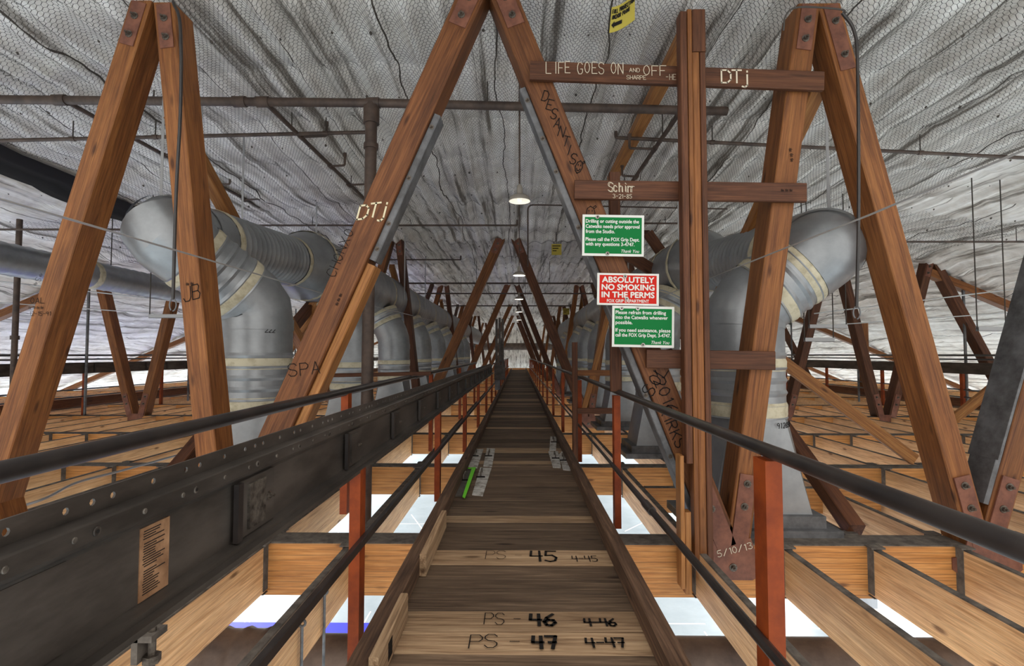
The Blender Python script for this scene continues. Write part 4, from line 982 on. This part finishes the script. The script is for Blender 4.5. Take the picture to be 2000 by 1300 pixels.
# brown duct below the joists
ud = thing('low_duct', 'brown horizontal duct hung just below the floor joists', 'duct', (0, 4.6, -2.75))
smooth_angle(MB().tube([(-1.95, 4.55, -2.73), (9, 4.55, -2.73)], .27, 24).build('duct_body', M['dark_duct'], ud), .5)
smooth_angle(ribbed([(-3.6, 4.5, -2.72), (-1.95, 4.55, -2.73)], .31, .10, .02).build('flexible_sleeve', M['dark_duct'], ud), .9)
for x in (-1.95, -2.95): smooth_angle(MB().tube([(x - .03, 4.55, -2.73), (x + .03, 4.55, -2.73)], .335, 22).build('clamp_band', M['dust'], ud), .5)
smooth_angle(MB().tube([(-9, 4.55, -2.73), (-3.6, 4.5, -2.72)], .27, 24).build('duct_body', M['dark_duct'], ud), .5)
# hanger rods hooked on the joist left of the walkway
for (px, py, lab) in ((590, 1216, 'nearer bent steel hanger rod hooked on the joist left of the walkway'), (634, 1154, 'farther steel hanger rod hooked on the joist left of the walkway')):
    x = -1.44; d = x / (px - 1013) * 1000 * 1.02; z0 = P(px, py, d).z; x = P(px, py, d).x
    hr = thing('hanger_rod', lab, 'rod', (x, d, z0), 'rods holding the low duct')
    smooth_angle(MB().tube([(x, d, z0 - .02), (x, d, -2.5)], .011, 8).build('rod', M['steel_gray'], hr))
    smooth_angle(MB().tube([(x + .022 * math.cos(a), d, z0 + .022 * math.sin(a)) for a in [k * math.pi / 6 for k in range(-3, 10)]], .009, 8).build('eye', M['steel_gray'], hr))
cl = thing('beam_clamp', 'rusty beam clamp with square bolt on the joist at lower left', 'clamp', P(285, 1262, 2.05))
p = P(285, 1262, 2.05)
MB().box((p.x - .03, p.y - .04, p.z - .05), (p.x - .005, p.y + .05, p.z + .06)).box((p.x - .03, p.y - .04, p.z + .035), (p.x + .05, p.y + .05, p.z + .06)).build('jaw', M['dust'], cl)
MB().tube([(p.x + .025, p.y, p.z - .07), (p.x + .025, p.y, p.z + .075)], .014, 6).build('bolt', M['bolt'], cl); MB().tube([(p.x + .025, p.y, p.z - .06), (p.x + .025, p.y, p.z - .03)], .032, 6).build('nut', M['bolt'], cl)
MB().tube([(p.x + .025, p.y, p.z - .06), (p.x + .025, p.y, -2.5)], .012, 8).build('rod', M['steel_gray'], cl)

# ------------------------------------------------------------------ sprinkler pipes
def pipe(name, label, pts, r, cat='pipe', group=None, root=None, part='pipe'):
    r_ = root or thing(name, label, cat, pts[0], group)
    smooth_angle(MB().tube(pts, r, 12).build(part, M['pipe'], r_)); return r_
def collar(r_, a, b_, r): smooth_angle(MB().tube([a, b_], r, 12).build('fitting', M['pipe'], r_), .6)
def Pc(px, py, gap):
    d = 6.0
    for _ in range(30):
        q_ = P(px, py, d); d *= (zc(q_.x) - gap) / q_.z
    return P(px, py, d)
DM = 5.9
A, B, Cc = P(-260, 192, DM), P(735, 201, DM), P(1420, 217, DM)
mp_ = pipe('sprinkler_main', 'thick brown sprinkler main crossing behind the nearest truss', [A, B, Cc], .051)
for px in (120, 470, 515, 728):
    t = (px + 260) / 995; q_ = A.lerp(B, t); collar(mp_, q_ - Vector((.07, 0, 0)), q_ + Vector((.08, 0, 0)), .064)
def rod(r_, x, y, z0, z1, rr2=.008): MB().tube([(x, y, z0), (x, y, z1)], rr2, 6).build('hanger_rod', M['wire'], r_)
for px in (952, 300): q_ = P(px, 203, DM); rod(mp_, q_.x, q_.y, q_.z, zc(q_.x) - .06)
xv = P(729, 201, DM).x - .02
rp = thing('riser_pipe', 'vertical brown riser pipe standing left of the walkway', 'pipe', (xv, DM, BT))
smooth_angle(MB().tube([(xv, DM, B.z), (xv - .02, DM, -2.6)], .068, 16).build('pipe', M['pipe'], rp))
for z0, z1, r_ in ((B.z - .25, B.z - .05, .092), (B.z - .55, B.z - .49, .086)): collar(rp, (xv, DM, z0), (xv, DM, z1), r_)
q_ = P(33, 560, 10.2); fr_ = thing('riser_pipe', 'brown vertical pipe at the far left before the roof slope', 'pipe', (q_.x, q_.y, BT))
smooth_angle(MB().tube([(q_.x, q_.y, BT), (q_.x, q_.y, zc(q_.x) - .08)], .052, 12).build('pipe', M['pipe'], fr_)); collar(fr_, (q_.x, q_.y, .3), (q_.x, q_.y, .38), .075)
a, b_ = Pc(-240, 280, .24), Pc(722, 258, .24)
p2 = pipe('sprinkler_branch', 'thin brown sprinkler line below the main on the left', [a, b_], .025)
for px in (132, 293, 633): q_ = a.lerp(b_, (px + 240) / 962); rod(p2, q_.x, q_.y, q_.z, zc(q_.x) - .04); collar(p2, q_ - Vector((.03, 0, 0)), q_ + Vector((.03, 0, 0)), .032)
a, b_ = Pc(1210, 269, .24), Pc(2240, 320, .24)
p3 = pipe('sprinkler_branch', 'thin brown sprinkler line crossing behind the right truss legs', [a, b_], .025)
for px in (1391, 1797): q_ = a.lerp(b_, (px - 1210) / 1030); rod(p3, q_.x, q_.y, q_.z, zc(q_.x) - .04); collar(p3, q_ - Vector((.03, 0, 0)), q_ + Vector((.03, 0, 0)), .032)
MB().tube(arc_path([a, a + Vector((-.05, 0, 0)), a + Vector((-.05, 0, .09))], .03, 4), .024, 8).build('head', M['pipe'], p3)
def longline(label, px, py, y1, arms, sgn):
    q_ = P(px, py, DM + .02); r_ = thing('sprinkler_branch', label, 'pipe', q_, 'sprinkler branch lines running down the roof')
    smooth_angle(MB().tube([q_, (q_.x, y1, q_.z + .05)], .029, 10).build('pipe', M['pipe'], r_))
    for i, d in enumerate(arms):
        sx = sgn * (.34 if i % 2 == 0 else .22); z = q_.z + .02
        pts = arc_path([(q_.x, d, z), (q_.x + sx, d + .02, z + .02), (q_.x + sx, d + .02, z + .17)], .03, 4)
        smooth_angle(MB().tube(pts, .018, 8).build('sprinkler_arm', M['pipe'], r_))
        e = pts[-1]; collar(r_, e + Vector((0, 0, -.01)), e + Vector((0, 0, .05)), .028)
        collar(r_, (q_.x, d - .05, z), (q_.x, d + .05, z), .038)
    for d in (6.6, 9.0): rod(r_, q_.x, d, q_.z, zc(q_.x) - .04)
    return r_
longline('brown branch line with sprinkler arms left of the walkway', 520, 202, 9.9, (6.9, 8.0, 8.9), 1)
longline('brown branch line with sprinkler arms over the left duct', 118, 192, 10.6, (7.7, 9.1, 10.0), 1)
longline('brown branch line with sprinkler arms right of the walkway', 1326, 222, 9.2, (7.0, 8.1), -1)
for (x0, x1, py, d, lab) in ((430, 1006, 440, 9.9, 'thin sprinkler line crossing above the walkway before the first pendant lamp'), (655, 897, 507, 13.2, 'short sprinkler line left of the second truss apex'), (1292, 1480, 512, 13.2, 'short sprinkler line right of the red sign'), (-40, 300, 448, 10, 'thin sprinkler line under the far left roof'), (1740, 2150, 472, 10.4, 'thin sprinkler line under the far right roof'), (1232, 1345, 436, 10, 'short sprinkler line behind the tall built-up post'), (560, 1420, 553, 17.5, 'long sprinkler line crossing before the third truss'), (700, 1330, 573, 20.5, 'long sprinkler line crossing just beyond the third truss apex'), (850, 1180, 597, 26, 'distant sprinkler line crossing below the roof')):
    a, b_ = (Pc(x0, py, .2), Pc(x1, py, .2)) if d < 15 and -10 < x0 < 1700 else (P(x0, py, d), P(x1, py, d)); q_ = thing('sprinkler_line', lab, 'pipe', (a + b_) / 2)
    smooth_angle(MB().tube([a, b_], .022 if d < 15 else .03, 8).build('pipe', M['pipe'], q_))
    n = max(1, int((b_.x - a.x) / 2.2))
    for k in range(n): t = (k + .6) / n; m_ = a.lerp(b_, t); rod(q_, m_.x, m_.y, m_.z, max(m_.z + .05, zc(m_.x) - .04) if abs(m_.x) < 7 else m_.z + .3)
    for e, s_ in ((b_, 1),) if x0 < 1000 else ((a, -1),):
        MB().tube(arc_path([e, e + Vector((s_ * .05, 0, 0)), e + Vector((s_ * .05, 0, .13))], .03, 4), .024, 8).build('head', M['pipe'], q_)
pts = arc_path([P(1031, 520, 10.6), P(1031, 400, 10.6), P(1052, 400, 10.6), P(1420, 408, 10.6)], .12, 4)
pipe('conduit', 'thin bent conduit crossing under the roof beside the nearest pendant lamp', pts, .016)
# ------------------------------------------------------------------ pendant lamps
for k, (y, lab) in enumerate(((5.95, 'nearest pendant lamp with shallow enamel shade over the walkway'), (10.4, 'second pendant lamp down the walkway'), (14.9, 'third pendant lamp down the walkway'), (19.4, 'fourth pendant lamp down the walkway'), (23.9, 'fifth pendant lamp, tiny in the distance'))):
    x = .012; z = P(1015, 388, 5.95).z if k == 0 else 1.64
    r_ = thing('pendant_lamp', lab, 'lamp', (x, y, z), 'pendant lamps over the walkway')
    def lathe(pr, name, mt, cap=False):
        n = 24; v_ = [(x + rr2 * math.cos(2 * math.pi * i / n), y + rr2 * math.sin(2 * math.pi * i / n), z + zz) for rr2, zz in pr for i in range(n)]
        f_ = [(j * n + i, j * n + (i + 1) % n, (j + 1) * n + (i + 1) % n, (j + 1) * n + i) for j in range(len(pr) - 1) for i in range(n)]
        return smooth_angle(MB().add(v_, f_).build(name, M[mt], r_), .8)
    lathe([(.126, -.03), (.128, -.02), (.118, .012), (.085, .038), (.035, .055), (.030, .075)], 'lamp_shade', 'shade')
    lathe([(.125, -.03), (.115, .008), (.08, .032), (.02, .04)], 'reflector', 'shade_in')
    lathe([(.034, .05), (.036, .12), (.028, .15), (.012, .175)], 'socket', 'shade')
    lathe([(.001, -.035), (.025, -.028), (.035, -.005), (.022, .025), (.018, .045)], 'bulb', 'bulb')
    MB().tube([(x, y, z + .17), (x, y, zc(x) - .03)], .009 if k else .011, 8).build('stem', M['pipe'], r_)
    l = bpy.data.lights.new('pendant_light', 'POINT'); l.energy = 0.45 if k == 0 else 3.0; l.color = (1, .9, .75); l.shadow_soft_size = .05
    lo = bpy.data.objects.new('pendant_light', l); link(lo, r_, T((x, y, z - .10)))
# ------------------------------------------------------------------ cables
def cable(name, label, pts, r, mt='cable'):
    o = smooth_angle(MB().tube(pts, r, 8).build(name, M[mt])); return tag(o, label, 'cable')
a, b_ = P(-60, 371, -2.2 / (-60 - 1013) * 1000), P(632, 573, 5.75)
cable('guide_cable', 'taut steel guide cable passing in front of the left truss legs', [P(-40, 377, 2.09), P(119, 423, 2.46), P(632, 573, 5.77), P(874, 633, 15.8)], .006)
cable('guide_cable', 'taut steel guide cable rising to the right across the right truss legs', [P(2060, 268, 1.95), P(1697, 420, 2.92), P(1377, 546, 5.4), P(1287, 581, 7.2)], .006)
def hookcable(label, pts, end):
    r_ = thing('hook_cable', label, 'cable', end)
    smooth_angle(MB().tube(bez(pts, 6), .014, 8).build('cable', M['black_pipe'], r_))
    e = Vector(end); smooth_angle(MB().tube([(e.x + .03 * math.sin(t), e.y, e.z - .045 - .055 * math.cos(t)) for t in [k * math.pi / 6 for k in range(0, 12)]], .006, 8).build('hook', M['steel_gray'], r_))
hookcable('black drop cable with thimble hook hanging before the left truss apex', [P(338, 4, 4.42), P(352, 50, 4.42), P(353, 200, 4.42), P(344, 380, 4.42), P(338, 585, 4.42)], P(338, 585, 4.42))
hookcable('black drop cable with hook hanging before the right truss apex', [P(1645, 25, 4.42), P(1668, 60, 4.42), P(1675, 130, 4.42), P(1677, 400, 4.42), P(1673, 600, 4.42)], P(1673, 600, 4.42))
cable('thin_cable', 'thin white line stretched low behind the left truss legs', [P(-80, 540, 10), P(360, 590, 11.5)], .012)
cable('thin_cable', 'lower thin line stretched behind the left truss legs', [P(-80, 585, 10.5), P(300, 612, 11.5)], .010)
cable('thin_cable', 'thin line stretched behind the right truss legs', [P(1590, 612, 11.5), P(2080, 552, 10)], .012)
cable('thin_cable', 'lower thin line stretched behind the right truss legs', [P(1600, 636, 11.5), P(2080, 603, 10)], .010)
cable('wire_loop', 'black wire wrapped around the right truss apex', bez([P(1530, 60, 4.5), P(1535, 30, 4.45), P(1560, 14, 4.42), P(1640, 18, 4.42), P(1652, 26, 4.42)], 5), .008, 'wire')
cable('floor_cable', 'pale cable lying across the joists at left', bez([P(30, 992, 5.1), P(90, 972, 5.3), P(150, 942, 5.7), P(240, 918, 6.2), P(348, 888, 6.9)], 6), .014, 'strap')
for (px, py, px2, d, lab) in ((290, 617, 357, 9.5, 'short zinc channel bar hung left of the near left truss leg'), (1573, 663, 1630, 9.2, 'lower short zinc channel bar beyond the right duct'), (1582, 637, 1655, 9.6, 'upper short zinc channel bar beyond the right duct'), (1912, 642, 1968, 8.5, 'short zinc channel bar beside the far right leg')):
    a, b_ = P(px, py, d), P(px2, py, d); r_ = thing('channel_bar', lab, 'bar', (a + b_) / 2)
    MB().box((a.x, d, a.z - .035), (b_.x, d + .06, a.z - .03)).box((a.x, d, a.z - .035), (b_.x, d + .006, a.z + .035)).box((a.x, d + .054, a.z - .035), (b_.x, d + .06, a.z + .035)).build('channel', M['strap'], r_)
    for e in (a, b_): MB().tube([(e.x, d + .03, e.z), (e.x, d + .03, zc(e.x) - .05)], .010, 6).build('hanger_rod', M['wire'], r_)
# ------------------------------------------------------------------ side catwalks far left and right
for s in (-1, 1):
    side = 'left' if s < 0 else 'right'; x = s * 12.0 + .0
    r_ = thing('side_catwalk', 'second walkway far to the %s with orange posts and dark girder' % side, 'walkway', (x, 15, BT))
    for k in range(12): rail_post(r_, x, 7.9 + 3.05 * k, BT, -.30)
    for z, r2 in ((-.02, .028), (-.13, .022), (-.95, .02), (-1.15, .02)): MB().tube([(x, 6, z), (x, 46, z)], r2, 8).build('rail', M['black_pipe'], r_)
    MB().box((x - .05, 6, -.52), (x + .03, 46, -.22)).build('girder', M['girder'], r_)
    for k in range(40): MB().box((x + .03, 6.3 + k, -.49), (x + .05, 6.36 + k, -.25)).build('girder_rib', M['black_pipe'], r_)
    timber('toe_board', (x + s * .2, 6, -1.32), (x + s * .2, 46, -1.32), .06, .24, M['fir_dark'], r_, (0, 0, 1))
    timber('deck', (x + s * .9, 6, -1.46), (x + s * .9, 46, -1.46), 1.3, .05, M['plank'], r_, (0, 0, 1))
    for k in range(8): MB().tube([(x + .07, 9.6 + 4.4 * k, BT), (x + .07, 9.6 + 4.4 * k, zc(x) - .05)], .035, 8).build('suspension_pipe', M['steel_gray'], r_)
    # timber post beyond
    o = timber('timber_post', (x + s * 1.75, 20.6 if s > 0 else 12.4, BT), (x + s * 1.75, 20.6 if s > 0 else 12.4, 1.25), .26, .26, M['fir'], None, (0, 1, 0)); tag(o, 'brown squared post standing on the far %s walkway' % side, 'post')
